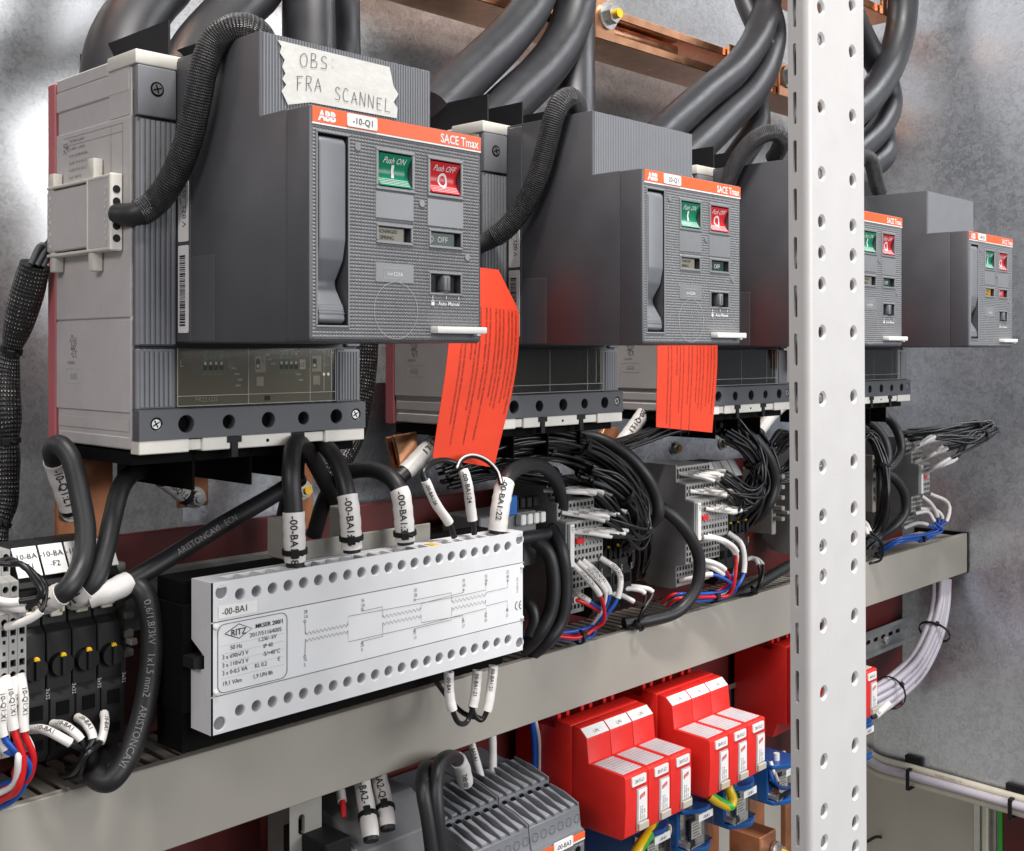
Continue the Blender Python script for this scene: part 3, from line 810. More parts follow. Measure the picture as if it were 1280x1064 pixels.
    mb.box(HX0 - 0.0006, HX0 + 0.001, YB - 0.022, YB - 0.0015, 0.0065, 0.1925, 'housing', 0.0004, 1)
    mb.box(HX0 - 0.0004, HX0 + 0.001, YB - 0.050, YB - 0.022, 0.0068, 0.062, 'housing', 0.0003, 1)
    mo = build(mb, 'motor_housing', r)
    mb = MB(); X = HX0 - 0.0008
    for za, zb__ in ((0.0125, 0.070), (0.0725, 0.112)):
        mb.prism([(p[0], p[1]) for p in rrect(YB - 0.0200, YB - 0.0075, za, zb__, 0.001, 2)], 'x', X - 0.0003, X + 0.0002, 'paper')
    rnd = random.Random(5); z = 0.017
    while z < 0.064:
        h = rnd.choice((0.0004, 0.0008, 0.0012)); mb.add([(X - 0.0005, YB - 0.0095, z), (X - 0.0005, YB - 0.0165, z), (X - 0.0005, YB - 0.0165, z + h), (X - 0.0005, YB - 0.0095, z + h)], [(0, 1, 2, 3)], 'ink'); z += h + rnd.choice((0.0004, 0.0007))
    mb.text('220...250 V', (X - 0.0005, YB - 0.0175, 0.110), -ZU, YU, 0.0062, 'ink'); mb.text('50/60 Hz', (X - 0.0005, YB - 0.0118, 0.110), -ZU, YU, 0.0034, 'ink')
    build(mb, 'side_label', mo)
    # face panel with recesses
    ox = HX0
    H = {}
    H['lever'] = rect(ox + 0.0062, ox + 0.0282, 0.0156, 0.1275)
    H['on'] = rrect(ox + 0.0515, ox + 0.0785, 0.1012, 0.1225, 0.001, 2); H['off'] = rrect(ox + 0.0938, ox + 0.1205, 0.1012, 0.1225, 0.001, 2)
    H['spr'] = rect(ox + 0.0515, ox + 0.0775, 0.0680, 0.0768); H['st'] = rect(ox + 0.0945, ox + 0.1205, 0.0680, 0.0768)
    H['sld'] = rect(ox + 0.0945, ox + 0.1205, 0.0378, 0.0498)
    keys = list(H)
    mb = MB()
    mb.plate((0, YF, 0), XU, ZU, rrect(HX0 + 0.0025, HX1 - 0.0025, 0.0058 + 0.002, 0.1432 - 0.001, 0.001, 2), [H[k_] for k_ in keys], [0.020, 0.010, 0.010, 0.005, 0.005, 0.006], 'stipple', 'housing', 'stripgrey')
    # rounded rim to the sides
    a_ = rrect(HX0 + 0.0025, HX1 - 0.0025, 0.0078, 0.1422, 0.001, 2); b_ = rrect(HX0 + 0.0008, HX1 - 0.0008, 0.0066, 0.1428, 0.002, 2); c_ = rrect(HX0, HX1, 0.0058, 0.1432, 0.0025, 2)
    n_ = len(a_)
    vs = [(p[0], YF, p[1]) for p in a_] + [(p[0], YF + 0.0005, p[1]) for p in b_] + [(p[0], YF + 0.0022, p[1]) for p in c_] + [(p[0], YF + 0.0212, p[1]) for p in c_]
    mb.add(vs, [(q_ * n_ + i, q_ * n_ + (i + 1) % n_, (q_ + 1) * n_ + (i + 1) % n_, (q_ + 1) * n_ + i) for q_ in range(3) for i in range(n_)], 'housing')
    fp = build(mb, 'face_panel', r, angle=0.7)
    # frames round the openings
    mb = MB()
    def frame(h, w, d, m='panelsmooth'):
        xs = [p[0] for p in h]; zs = [p[1] for p in h]; x0, x1, z0__, z1__ = min(xs), max(xs), min(zs), max(zs)
        for bx in ((x0 - w, x1 + w, z1__, z1__ + w), (x0 - w, x1 + w, z0__ - w, z0__), (x0 - w, x0, z0__, z1__), (x1, x1 + w, z0__, z1__)):
            mb.box(bx[0], bx[1], YF - d, YF + 0.001, bx[2], bx[3], m, 0.0004, 1)
    frame(H['lever'], 0.0014, 0.0007); frame(H['on'], 0.0022, 0.0008); frame(H['off'], 0.0022, 0.0008)
    frame(H['spr'], 0.0018, 0.0008); frame(H['st'], 0.0018, 0.0008); frame(H['sld'], 0.0015, 0.0006)
    build(mb, 'opening_frame', fp)
    for xa, xb, za, zb__ in ((0.0492, 0.0800, 0.0815, 0.0980), (0.0915, 0.1230, 0.0800, 0.0975), (0.0492, 0.0800, 0.0425, 0.0545)):
        mb = MB(); mb.box(ox + xa, ox + xb, YF - 0.0004, YF + 0.001, za, zb__, 'panelsmooth', 0.0003, 1); build(mb, 'smooth_patch', fp)
    for (xx, zz) in ((0.0355, 0.1225), (0.0868, 0.0935), (0.1265, 0.0620)):
        mb = MB(); mb.cyl((ox + xx, YF - 0.0006, zz), (ox + xx, YF + 0.001, zz), 0.0022, 'panelsmooth', n=14); build(mb, 'plug', fp)
    mb = MB(); P_ = lambda t: V(ox + 0.0655 + 0.0175 * math.cos(t), YF - 0.0004, 0.0255 + 0.0175 * math.sin(t))
    mb.stroke([P_(2 * math.pi * i / 40) for i in range(41)], 0.0003, -YU, 'printlight'); build(mb, 'circle_mark', fp)
    # brand strip
    mb = MB(); mb.box(HX0 + 0.0022, HX1 - 0.001, YF - 0.0005, YF + 0.0008, 0.1330, 0.1422, 'orange', 0.0002, 1)
    mb.box(HX0 + 0.0022, HX1 - 0.001, YF - 0.0004, YF + 0.0006, 0.1320, 0.1330, 'printwhite')
    bs = build(mb, 'brand_strip', fp)
    mb = MB(); mb.text('ABB', (ox + 0.0065, YF - 0.0007, 0.1347), XU, ZU, 0.0078, 'printwhite', bold=0.055, squeeze=0.88)
    for zz in (0.1362, 0.1376, 0.1390): pass
    mb.stroke([(ox + 0.006, YF - 0.0009, 0.1374), (ox + 0.0205, YF - 0.0009, 0.1374)], 0.0004, -YU, 'orange')
    build(mb, 'logo_lettering', fp); mb = MB()
    mb.text('SACE Tmax', (HX1 - 0.0035, YF - 0.0007, 0.1344), XU, ZU, 0.0080, 'printwhite', 'r', 0.86, bold=0.02)
    build(mb, 'model_lettering', fp)
    # lever
    mb = MB()
    prof = [(YF + 0.019, 0.1260), (YF + 0.001, 0.1260), (YF - 0.001, 0.1225), (YF - 0.001, 0.066), (YF + 0.0015, 0.054), (YF + 0.009, 0.042), (YF + 0.0085, 0.038), (YF + 0.001, 0.0265), (YF - 0.0005, 0.0185), (YF + 0.003, 0.0165), (YF + 0.019, 0.0165)]
    mb.prism(prof, 'x', ox + 0.0068, ox + 0.0262, 'ribgrey', 0.0012, 2)
    for i in range(4): mb.box(ox + 0.0072, ox + 0.0258, YF - 0.0002 + i * 0.0006, YF + 0.004, 0.0225 + i * 0.0016, 0.0231 + i * 0.0016, 'ribgrey')
    build(mb, 'lever', fp, angle=0.9)
    # push buttons with concave fronts
    def button(h, m, word, mark, name):
        xs = [p[0] for p in h]; zs = [p[1] for p in h]; x0, x1, z0__, z1__ = min(xs) + 0.0006, max(xs) - 0.0006, min(zs) + 0.0006, max(zs) - 0.0012
        n_ = 10; pr = [(YF + 0.010, z0__)]
        for i in range(n_ + 1):
            t = i / n_; pr.append((YF - 0.0012 + 0.0046 * math.sin(math.pi * t ** 0.9) , z0__ + (z1__ - z0__) * t))
        pr.append((YF + 0.010, z1__))
        mb = MB(); mb.prism(pr, 'x', x0, x1, m)
        b = build(mb, name, fp, angle=0.8)
        mb = MB(); cx = (x0 + x1) / 2; zc = (z0__ + z1__) / 2
        def yz(z): return YF - 0.0012 + 0.0046 * math.sin(math.pi * max(0, min(1, (z - z0__) / (z1__ - z0__))) ** 0.9) - 0.0003
        f = lambda px_, pz_: (lambda z: V(cx + px_, yz(z), z))(z1__ - 0.0052 + pz_)
        sh = 0.16
        mb.text(word, None, None, None, 0.0050, 'printwhite', 'c', 0.95, bold=0.008, dice=True, mapf=lambda a, c: f(a + sh * c, c))
        if mark == 'I':
            mb.add([V(cx + a, yz(z), z) for a, z in ((-0.0011, zc - 0.0042), (0.0011, zc - 0.0042), (0.0011, zc), (0.0011, zc + 0.0038), (-0.0011, zc + 0.0038), (-0.0011, zc))], [(0, 1, 2, 5), (5, 2, 3, 4)], 'printwhite')
        else:
            k_ = 24; vs = []
            for rr_, rz_ in ((0.0026, 0.0032), (0.0042, 0.0048)):
                vs += [(lambda z: V(cx + rr_ * math.cos(2 * math.pi * i / k_), yz(z), z))(zc - 0.0012 + rz_ * math.sin(2 * math.pi * i / k_)) for i in range(k_)]
            mb.add(vs, [(i, (i + 1) % k_, k_ + (i + 1) % k_, k_ + i) for i in range(k_)], 'printwhite')
        for i in range(4):
            z = z0__ + 0.0012 + i * 0.0011; mb.stroke([(x0 + 0.001, yz(z), z), (x1 - 0.001, yz(z), z)], 0.00035, -YU, 'printwhite')
        build(mb, 'button_lettering', fp)
        return b
    button(H['on'], 'green', 'Push ON', 'I', 'on_button'); button(H['off'], 'btnred', 'Push OFF', 'O', 'off_button')
    # indicator windows, slider, tab
    def flag(h, m, name):
        xs = [p[0] for p in h]; zs = [p[1] for p in h]; mb = MB()
        mb.box(min(xs) + 0.0003, max(xs) - 0.0035, YF + 0.0026, YF + 0.0046, min(zs) + 0.0002, max(zs) - 0.0004, m); return build(mb, name, fp)
    flag(H['spr'], 'olive', 'spring_flag'); flag(H['st'], 'darkgreen', 'state_flag')
    mb = MB()
    mb.text('DISCHARGED', (ox + 0.0512, YF + 0.0024, 0.0731), XU, ZU, 0.0031, 'ink', squeeze=0.92); mb.text('SPRING', (ox + 0.055, YF + 0.0024, 0.0692), XU, ZU, 0.0033, 'ink')
    build(mb, 'spring_lettering', fp); mb = MB()
    mb.text('O  OFF', (ox + 0.0952, YF + 0.0024, 0.0704), XU, ZU, 0.0052, 'printwhite')
    build(mb, 'state_lettering', fp); mb = MB()
    mb.text('In=320A', (ox + 0.0645, YF - 0.0007, 0.0466), XU, ZU, 0.0036, 'printwhite', 'c')
    z_ = 0.0452
    mb.stroke([(ox + 0.0555, YF - 0.0006, z_), (ox + 0.0735, YF - 0.0006, z_), (ox + 0.0735, YF - 0.0006, z_ + 0.0062), (ox + 0.0555, YF - 0.0006, z_ + 0.0062), (ox + 0.0555, YF - 0.0006, z_)], 0.0003, -YU, 'printlight')
    build(mb, 'current_lettering', fp); mb = MB()
    mb.text('Auto Manual', (ox + 0.1005, YF - 0.0006, 0.0298), XU, ZU, 0.0036, 'printwhite', bold=0.008)
    for xx in (0.0958, 0.1075, 0.1185): mb.stroke([(ox + xx, YF - 0.0006, 0.0338), (ox + xx, YF - 0.0006, 0.0358)], 0.0005, -YU, 'printwhite')
    mb.add([(ox + 0.0945, YF - 0.0006, 0.0296), (ox + 0.0972, YF - 0.0006, 0.0296), (ox + 0.0972, YF - 0.0006, 0.0318), (ox + 0.0945, YF - 0.0006, 0.0318)], [(0, 1, 2, 3)], 'printwhite')
    mb.stroke([(ox + 0.0950, YF - 0.0006, 0.0318), (ox + 0.0952, YF - 0.0006, 0.0330), (ox + 0.0965, YF - 0.0006, 0.0330), (ox + 0.0967, YF - 0.0006, 0.0318)], 0.0005, -YU, 'printwhite')
    build(mb, 'mode_lettering', fp)
    mb = MB(); mb.box(ox + 0.1045, ox + 0.1100, YF - 0.002, YF + 0.006, 0.0392, 0.0490, 'ribgrey', 0.0008, 2)
    mb.stroke([(ox + 0.1072, YF - 0.0022, 0.0405), (ox + 0.1072, YF - 0.0022, 0.0475)], 0.0006, -YU, 'stripgrey'); build(mb, 'mode_slider', fp)
    mb = MB(); mb.box(ox + 0.0945, ox + 0.1385, YF - 0.007, YF + 0.001, 0.0118, 0.0162, 'white', 0.0008, 2)
    mb.box(ox + 0.1300, ox + 0.1330, YF - 0.006, YF - 0.003, 0.0106, 0.0118, 'white'); build(mb, 'locking_tab', fp)
    return r
b1 = breaker()
PITCH = 0.3155
LB = ['second circuit breaker in the row, between the two red hanging tags', 'third circuit breaker in the row, half hidden by the white post', 'farthest circuit breaker, alone at the right against the galvanised end wall']
bks = [b1] + [copy_tree(b1, (PITCH * (i + 1), 0, 0), LB[i]) for i in range(3)]
def child(o, name):
    for c in o.children:
        if c.name.split('.')[0] == name: return c
        k_ = child(c, name)
        if k_: return k_
# the farthest breaker shows amber and red flags
for nm, m_ in (('spring_flag', 'amber'), ('state_flag', 'btnred')):
    c = child(bks[3], nm); c.data = c.data.copy(); c.data.materials[0] = M[m_]
# white id stickers on the brand strips
for i, txt in enumerate(('-10-Q1', '-20-Q1', '-30-Q1', '-40-Q1')):
    d = PITCH * i; fp = child(bks[i], 'face_panel')
    mb = MB(); mb.prism(rrect(HX0 + 0.0270 + d, HX0 + 0.0500 + d, 0.1338, 0.1416, 0.0012, 3), 'y', YF - 0.0012, YF - 0.0004, 'paper')
    mb.text(txt, (HX0 + 0.0385 + d, YF - 0.0014, 0.1357), XU, ZU, 0.0055, 'ink', 'c')
    build(mb, 'id_sticker', fp)
# ---------------------------------------------------------------- tape note on the first breaker
tn = thing('tape_note', 'torn white masking tape note with handwritten capitals on the nearest breaker', 'note', (0.44, YF + 0.048, 0.15))
ty = YF + 0.0482
A = [(347, 50), (352, 58), (350, 66), (356, 75), (353, 84), (357, 92), (353, 99), (358, 106), (352, 114), (356, 122), (360, 131), (388, 128), (496, 148), (497, 135), (492, 128), (498, 118), (492, 108), (490, 98), (487, 84)]
pl = [aty(a, b, ty) for a, b in A]
poly = [(p.x, max(p.z, 0.1445)) for p in pl]
mb = MB(); mb.prism(poly, 'y', ty, ty + 0.0004, 'tape'); build(mb, 'tape', tn)
mb = MB()
def hand(strokes, x0, y0, sx, sy, slope):
    for st in strokes:
        pts = []
        for (a, b) in st:
            px = x0 + a * sx; py = y0 - b * sy + (px - x0) * slope
            pts.append(aty(px, py, ty - 0.0004))
        mb.stroke(Path(pts, 5).p if len(pts) > 2 else pts, 0.00042, -YU, 'pen')
LET = {
 'O': [[(.5, 1), (.15, .8), (.05, .4), (.3, 0), (.7, .05), (.9, .5), (.75, .9), (.45, 1)]],
 'B': [[(.15, 0), (.2, 1)], [(.2, 1), (.7, .9), (.6, .6), (.2, .52)], [(.2, .52), (.85, .4), (.75, .05), (.15, 0)]],
 'S': [[(.85, .85), (.5, 1), (.2, .8), (.4, .55), (.8, .35), (.7, .05), (.1, .05)]],
 ':': [[(.3, .65), (.36, .72)], [(.3, .1), (.36, .17)]],
 'F': [[(.2, 0), (.25, 1)], [(.05, .95), (.9, 1.0)], [(.2, .5), (.7, .55)]],
 'R': [[(.15, 0), (.2, 1)], [(.2, 1), (.8, .9), (.65, .55), (.2, .5)], [(.4, .5), (.9, 0)]],
 'A': [[(.05, 0), (.5, 1)], [(.5, 1), (.9, 0)], [(.2, .38), (.85, .42)]],
 'C': [[(.85, .85), (.45, 1), (.1, .55), (.3, .05), (.85, .1)]],
 'N': [[(.1, 0), (.15, 1)], [(.15, 1), (.8, 0)], [(.8, 0), (.9, 1)]],
 'E': [[(.2, 0), (.2, 1)], [(.2, 1), (.85, 1)], [(.2, .5), (.7, .52)], [(.2, 0), (.85, 0)]],
 'L': [[(.25, 1), (.15, 0)], [(.15, 0), (.9, .03)]]}
def word(w, x0, y0, adv, h, slope):
    for i, ch in enumerate(w):
        hand(LET[ch], x0 + i * adv, y0 + i * adv * slope, adv * 0.82, h * (1 + 0.08 * math.sin(i * 2.3)), slope)
word('OBS:', 375, 83, 12.5, 17, 0.10)
word('FRA', 370, 113, 11.5, 18, 0.06)
word('SCANNEL', 418, 124, 10.4, 16, 0.24)
build(mb, 'handwriting', tn)

# ---------------------------------------------------------------- fine braided sleeves from the accessory plugs up over the housings
def P(l): return [aty(a, b, c) if d == 'y' else atx(a, b, c) for a, b, c, d in l]
def braided(label, pts, r, boot, end):
    path = Path(pts, 8)
    root = thing('braided_sleeve', label, 'sleeve', path.p[0], 'braided sleeves over the motor housings')
    q = path.sub(0.10, 0.985, 40)
    tube('braid', q, r, 'braidfine', root, 20)
    q2 = path.sub(0.0, 0.115, 8)
    tube('boot', q2, lambda t: r * (0.80 + 0.15 * t), 'cable', root, 16, flat=1.0)
    if end:
        q3 = path.sub(0.96, 1.0, 5); tube('end_boot', q3, r * 0.8, 'cable', root, 12)
    return root
XS = HX0 - 0.012
braided('thick black braided sleeve arching over the nearest breaker', [V(BX - 0.004, 0.7005, 0.090)] + P([(170, 268, BX + 0.002, 'x'), (192, 255, BX + 0.012, 'x'), (213, 228, XS - 0.002, 'x'), (234, 180, XS, 'x'), (246, 128, XS, 'x'), (255, 84, XS + 0.001, 'x'), (270, 50, XS + 0.006, 'x'), (295, 34, XS + 0.014, 'x'), (318, 38, XS + 0.024, 'x'), (330, 52, XS + 0.034, 'x')]), 0.0089, 0, 0)
D1 = PITCH
braided('black braided sleeve arching over the second breaker', P([(596, 308, BX + D1 - 0.004, 'x'), (612, 300, BX + D1 + 0.004, 'x'), (630, 288, BX + D1 + 0.010, 'x'), (652, 262, XS + D1 - 0.002, 'x'), (672, 222, XS + D1, 'x'), (684, 180, XS + D1, 'x'), (692, 148, XS + D1, 'x'), (701, 128, XS + D1 + 0.004, 'x'), (712, 122, XS + D1 + 0.012, 'x'), (719, 130, XS + D1 + 0.022, 'x'), (722, 145, XS + D1 + 0.03, 'x')]), 0.0089, 0, 0)
D2 = PITCH * 2
braided('black braided sleeve bending over the third breaker beside the white post', P([(890, 262, XS + D2 - 0.002, 'x'), (905, 240, XS + D2, 'x'), (915, 215, XS + D2, 'x'), (930, 188, XS + D2 + 0.002, 'x'), (950, 170, XS + D2 + 0.008, 'x'), (968, 166, XS + D2 + 0.018, 'x'), (977, 175, XS + D2 + 0.03, 'x'), (972, 190, XS + D2 + 0.04, 'x'), (965, 200, XS + D2 + 0.045, 'x')]), 0.0089, 0, 1)
D3 = PITCH * 3
braided('short black sleeve bending down onto the farthest breaker', P([(1068, 210, XS + D3 - 0.01, 'x'), (1076, 197, XS + D3, 'x'), (1086, 198, XS + D3 + 0.01, 'x'), (1092, 212, XS + D3 + 0.02, 'x'), (1096, 230, XS + D3 + 0.03, 'x'), (1100, 243, XS + D3 + 0.04, 'x')]), 0.0095, 0, 1)

# ---------------------------------------------------------------- heavy supply cables to the busbars
def band(label, pts, r=0.019, flat=0.72, up=None):
    P_ = [aty(a, b, c) for a, b, c in pts]
    if pts[-1][1] < 0: P_ += [P_[-1] + V(0.01, 0.0, 0.12), P_[-1] + V(0.02, 0.01, 0.40)]
    pth = Path(P_, 8)
    return tube('supply_cable', pth, r * (1.14 if 'nearest' in label or 'post' in label else 1.22), 'band', None, 22, flat=max(flat, 0.88), up=up, label=label, cat='cable', group='heavy black supply cables')
UPV = (0.7, 0.7, 0.1)
band('heavy black supply cable rising at the far left behind the nearest breaker', [(150, 150, 0.80), (143, 95, 0.82), (155, 45, 0.84), (182, 5, 0.86), (215, -40, 0.88)], 0.0225, 0.7)
band('heavy black supply cable slanting up from behind the nearest breaker', [(228, 105, 0.79), (252, 60, 0.82), (285, 20, 0.85), (330, -30, 0.88)], 0.021, 0.7)
band('upright heavy supply cable behind the top of the nearest breaker', [(386, 130, 0.83), (386, 60, 0.84), (386, 0, 0.85), (388, -40, 0.86)], 0.021, 0.75)
band('dark upright supply cable showing right of the tape note', [(436, 130, 0.86), (435, 60, 0.87), (434, 0, 0.87), (434, -40, 0.88)], 0.010, 0.9)
band('upper of two heavy cables curving from the second breaker to the top edge', [(535, 145, 0.8), (568, 112, 0.815), (602, 80, 0.83), (636, 46, 0.85), (664, 8, 0.865), (680, -40, 0.88)], 0.0215, 0.72)
band('lower of two heavy cables curving from the second breaker to the top edge', [(570, 196, 0.8), (604, 162, 0.81), (640, 127, 0.825), (676, 92, 0.845), (704, 52, 0.86), (719, 6, 0.87), (722, -45, 0.88)], 0.0225, 0.72)
band('wide upright supply cable standing behind the second breaker', [(716, 180, 0.84), (716, 120, 0.86), (716, 70, 0.88), (716, 20, 0.89)], 0.0215, 0.8)
band('upper of two heavy cables curving up from the third breaker', [(796, 196, 0.79), (838, 158, 0.8), (880, 120, 0.815), (920, 86, 0.835), (947, 46, 0.855), (958, 4, 0.87), (960, -40, 0.88)], 0.0195, 0.75)
band('lower of two heavy cables curving up from the third breaker', [(832, 220, 0.79), (868, 186, 0.8), (905, 150, 0.82), (938, 115, 0.845), (957, 76, 0.865), (962, 38, 0.88), (952, -5, 0.885)], 0.0215, 0.75)
band('heavy cable hanging behind the third breaker next to the white post', [(898, 230, 0.80), (928, 190, 0.83), (945, 160, 0.86), (942, 125, 0.89), (930, 90, 0.90)], 0.019, 0.8)
band('slim dark cable crossing behind the busbars at the top', [(960, 60, 0.86), (940, 25, 0.88), (925, -20, 0.90)], 0.011, 0.9)
band('outermost heavy cable looping to the right of the white post', [(1035, 168, 0.76), (1062, 146, 0.765), (1090, 118, 0.77), (1112, 82, 0.772), (1125, 40, 0.772), (1129, 0, 0.772), (1128, -40, 0.772)], 0.0215, 0.92)
band('middle heavy cable of the loops right of the white post', [(1040, 212, 0.77), (1075, 186, 0.775), (1100, 160, 0.78), (1112, 128, 0.785), (1104, 94, 0.79), (1082, 56, 0.80), (1060, 10, 0.80)], 0.0185, 0.9)
band('lowest heavy cable of the loops right of the white post', [(1050, 240, 0.78), (1082, 214, 0.785), (1105, 190, 0.79), (1100, 162, 0.80), (1078, 140, 0.82)], 0.0185, 0.9)
mb = MB(); q = atx(1094, 233, 1.42); mb.box(q.x - 0.03, q.x + 0.02, q.y, q.y + 0.03, q.z - 0.02, q.z + 0.004, 'black', 0.001, 1)
build(mb, 'terminal_block', label='small black block on top of the farthest breaker', cat='block')

# ---------------------------------------------------------------- coarse braided harness on the left wall
path = Path([aty(a, b, c) for a, b, c in [(68, 285, 0.80), (48, 318, 0.80), (36, 360, 0.81), (22, 410, 0.82), (9, 460, 0.83), (6, 510, 0.83), (8, 550, 0.83), (8, 590, 0.83), (6, 630, 0.83), (-8, 670, 0.83), (-25, 760, 0.83), (-45, 900, 0.83)]], 8)
hr = thing('wire_harness', 'black braided wire harness with cable ties down the left wall', 'harness', path.p[-1])
q = path.sub(0.085, 1.0, 70)
def hrad(t):
    w = 0.0195 + 0.0025 * math.sin(t * 22) + 0.004 * max(0, (t - 0.75)) * 4
    for c in (0.20, 0.40, 0.58): w -= 0.0045 * math.exp(-((t - c) / 0.03) ** 2)
    return w * 0.52
tube('braid', q, hrad, 'braidcoarse', hr, 26)
for c in (0.20, 0.40, 0.58): tie(hr, q, c, hrad(c) + 0.0003)
for i in range(7):
    a = aty(38 + i * 2.6, 330 + i * 0.6, 0.795 + 0.003 * (i % 3)); b = aty(52 + i * 2, 306 + i * 1.2, 0.795); c = Vector((BX - 0.004, YK - 0.004, 0.072 + i * 0.0045)) 
    tube('wire', [a, b, c], 0.0020, 'wire' if i % 3 else 'stripgrey', hr, 7, 5)
# a second harness glimpsed right of the nearest breaker
path = Path([aty(a, b, c) for a, b, c in [(458, 420, 0.80), (456, 460, 0.80), (450, 500, 0.80), (440, 545, 0.80), (425, 575, 0.79), (410, 610, 0.79)]], 8)
tube('wire_harness', path, 0.011, 'braidcoarse', None, 22, label='dark braided harness hanging at the right side of the nearest breaker', cat='harness')

# ---------------------------------------------------------------- hanging red warning tags
LINES = ["IL MONTAGGIO DEL COMANDO MOTORE DEVE ESSERE ESEGUITO", "OBBLIGATORIAMENTE CON LE MOLLE SCARICHE E CON", "L'INTERRUTTORE IN POSIZIONE DI SCARICO AUTOMATICO", "DIE MONTAGE DES MOTORANTRIEBES IST OBLIGATORISCH MIT", "NICHT AUFGEZOGENEN FEDERN UND MIT DEM SCHALTER IN", "STELLUNG AUTOMATISCH AUSGELOEST VORZUNEHMEN", "MOTOR OPERATING MECHANISM ASSEMBLY MUST BE CARRIED OUT WITH RELEASED", "SPRINGS AND CIRCUIT BREAKER IN THE TRIPPED POSITION", "LE MONTAGE DE LA COMMANDE PAR MOTEUR DOIT ETRE EXECUTE OBLIGATOIREMENT", "RESSORTS DECHARGES ET AVEC LE DISJONCTEUR EN POSITION DE", "DECLENCHEMENT AUTOMATIQUE", "EL MONTAJE DEL MANDO MOTOR TIENE QUE SER HECHO OBLIGATORIAMENTE CON LOS", "MUELLES DESCARGADOS Y CON EL INTERRUPTOR EN POSICION DE DISPARO"]
def hang_tag(label, TL, TR, BL, BR, cut, bow, yoff, gaps, size):
    r = thing('hang_tag', label, 'tag', (BL + BR) / 2, 'red paper warning tags')
    def S(a, b):   # a 0..1 left to right, b 0..1 top to bottom
        p = TL.lerp(TR, a).lerp(BL.lerp(BR, a), b)
        return p + Vector((0.3, -1, 0)) * (bow * math.sin(math.pi * b * 1.3) * (0.6 + 0.4 * a)) + Vector((0.003 * math.sin(3 * b) * a, 0, 0))
    n, k = 10, 24; mb = MB(); vs = []; fs = []
    for side, off in ((0, 0), (1, 0.0004)):
        for j in range(k + 1):
            b = j / k
            lim = 1.0 - max(0.0, (cut[1] - b) / cut[1]) * cut[0]
            for i in range(n + 1): vs.append(S(i / n * lim, b) + YU * off)
    N_ = (n + 1) * (k + 1)
    for j in range(k):
        for i in range(n):
            a = j * (n + 1) + i
            fs.append((a, a + n + 1, a + n + 2, a + 1)); fs.append((N_ + a, N_ + a + 1, N_ + a + n + 2, N_ + a + n + 1))
    for j in range(k):
        for i in (0, n):
            a = j * (n + 1) + i; fs.append((a, a + n + 1, N_ + a + n + 1, N_ + a))
    for j in (0, k):
        for i in range(n):
            a = j * (n + 1) + i; fs.append((a, a + 1, N_ + a + 1, N_ + a))
    mb.add(vs, fs, 'tagred'); build(mb, 'card', r, angle=1.0)
    mb = MB(); Wd = (TR - TL).length; Hd = (BL - TL).length
    x = 0.955
    for s_, g in zip(LINES, gaps):
        x -= g
        mb.text(s_, None, None, None, size, 'ink', mapf=lambda u, v, x=x: S(x + v / Wd, yoff + u / Hd) - YU * 0.0003)
    build(mb, 'print', r)
    return r
g1 = [0.02, 0.055, 0.055, 0.075, 0.055, 0.055, 0.085, 0.055, 0.085, 0.055, 0.055, 0.085, 0.055]
hang_tag('large red-orange paper tag hanging between the first and second breaker', aty(563, 330, 0.655), aty(645, 340, 0.655), aty(545, 572, 0.668), aty(624, 585, 0.668), (0.28, 0.20), 0.006, 0.20, g1, 0.0027)
hang_tag('smaller red-orange paper tag hanging under the second breaker', aty(817, 350, 0.655), aty(890, 352, 0.655), aty(822, 534, 0.665), aty(893, 541, 0.665), (0.0, 0.1), 0.003, 0.36, g1, 0.0025)
hang_tag('red-orange tag glimpsed through the slots of the white post', aty(1005, 380, 0.655), aty(1060, 384, 0.655), aty(1004, 462, 0.66), aty(1060, 466, 0.66), (0.0, 0.1), 0.002, 0.30, g1[:4], 0.0025)
# ---------------------------------------------------------------- voltage transformer -00-BA1
TY, TX0, TX1, TZ1, TZ0 = 0.640, 0.3920, 0.6840, -0.1475, -0.2450
tr = thing('voltage_transformer', 'light grey rail-mounted transformer with a wiring diagram printed on its front', 'transformer', (0.54, TY + 0.03, TZ0))
hx = [0.4137 + i * 0.01257 for i in range(21)]
zt_, zl_ = -0.1578, -0.2335
mb = MB()
holes = [circ(x, zt_, 0.0037, 20) for x in hx] + [circ(x, zl_, 0.0037, 20) for x in hx]
cor = [circ(0.3998, -0.1545, 0.0042, 20), circ(0.3985, -0.2385, 0.0042, 20), circ(0.6790, -0.1540, 0.0040, 20), circ(0.6790, -0.2385, 0.0040, 20)]
g1a, g1b = -0.1735, -0.1728; g2a, g2b = -0.2210, -0.2203
mb.plate((0, TY, 0), XU, ZU, rect(TX0, TX1, g1b, TZ1), holes[:21] + [cor[0], cor[2]], [0.012] * 21 + [0.0015] * 2, 'trafo', 'trafo', 'terminalside', chamfer=0.0006)
mb.plate((0, TY, 0), XU, ZU, rect(TX0, TX1, TZ0, g2a), holes[21:] + [cor[1], cor[3]], [0.012] * 21 + [0.0015] * 2, 'trafo', 'trafo', 'terminalside', chamfer=0.0006)
for za, zb_ in ((g1a, g1b), (g2a, g2b)):
    mb.add([(TX0, TY + 0.0012, za), (TX1, TY + 0.0012, za), (TX1, TY + 0.0012, zb_), (TX0, TY + 0.0012, zb_)], [(0, 1, 2, 3)], 'stripgrey')
    for z in (za, zb_): mb.add([(TX0, TY, z), (TX1, TY, z), (TX1, TY + 0.0012, z), (TX0, TY + 0.0012, z)], [(0, 1, 2, 3)], 'trafo')
mb.add([(TX0, TY, g2b), (TX1, TY, g2b), (TX1, TY, g1a), (TX0, TY, g1a)], [(0, 1, 2, 3)], 'trafolabel')
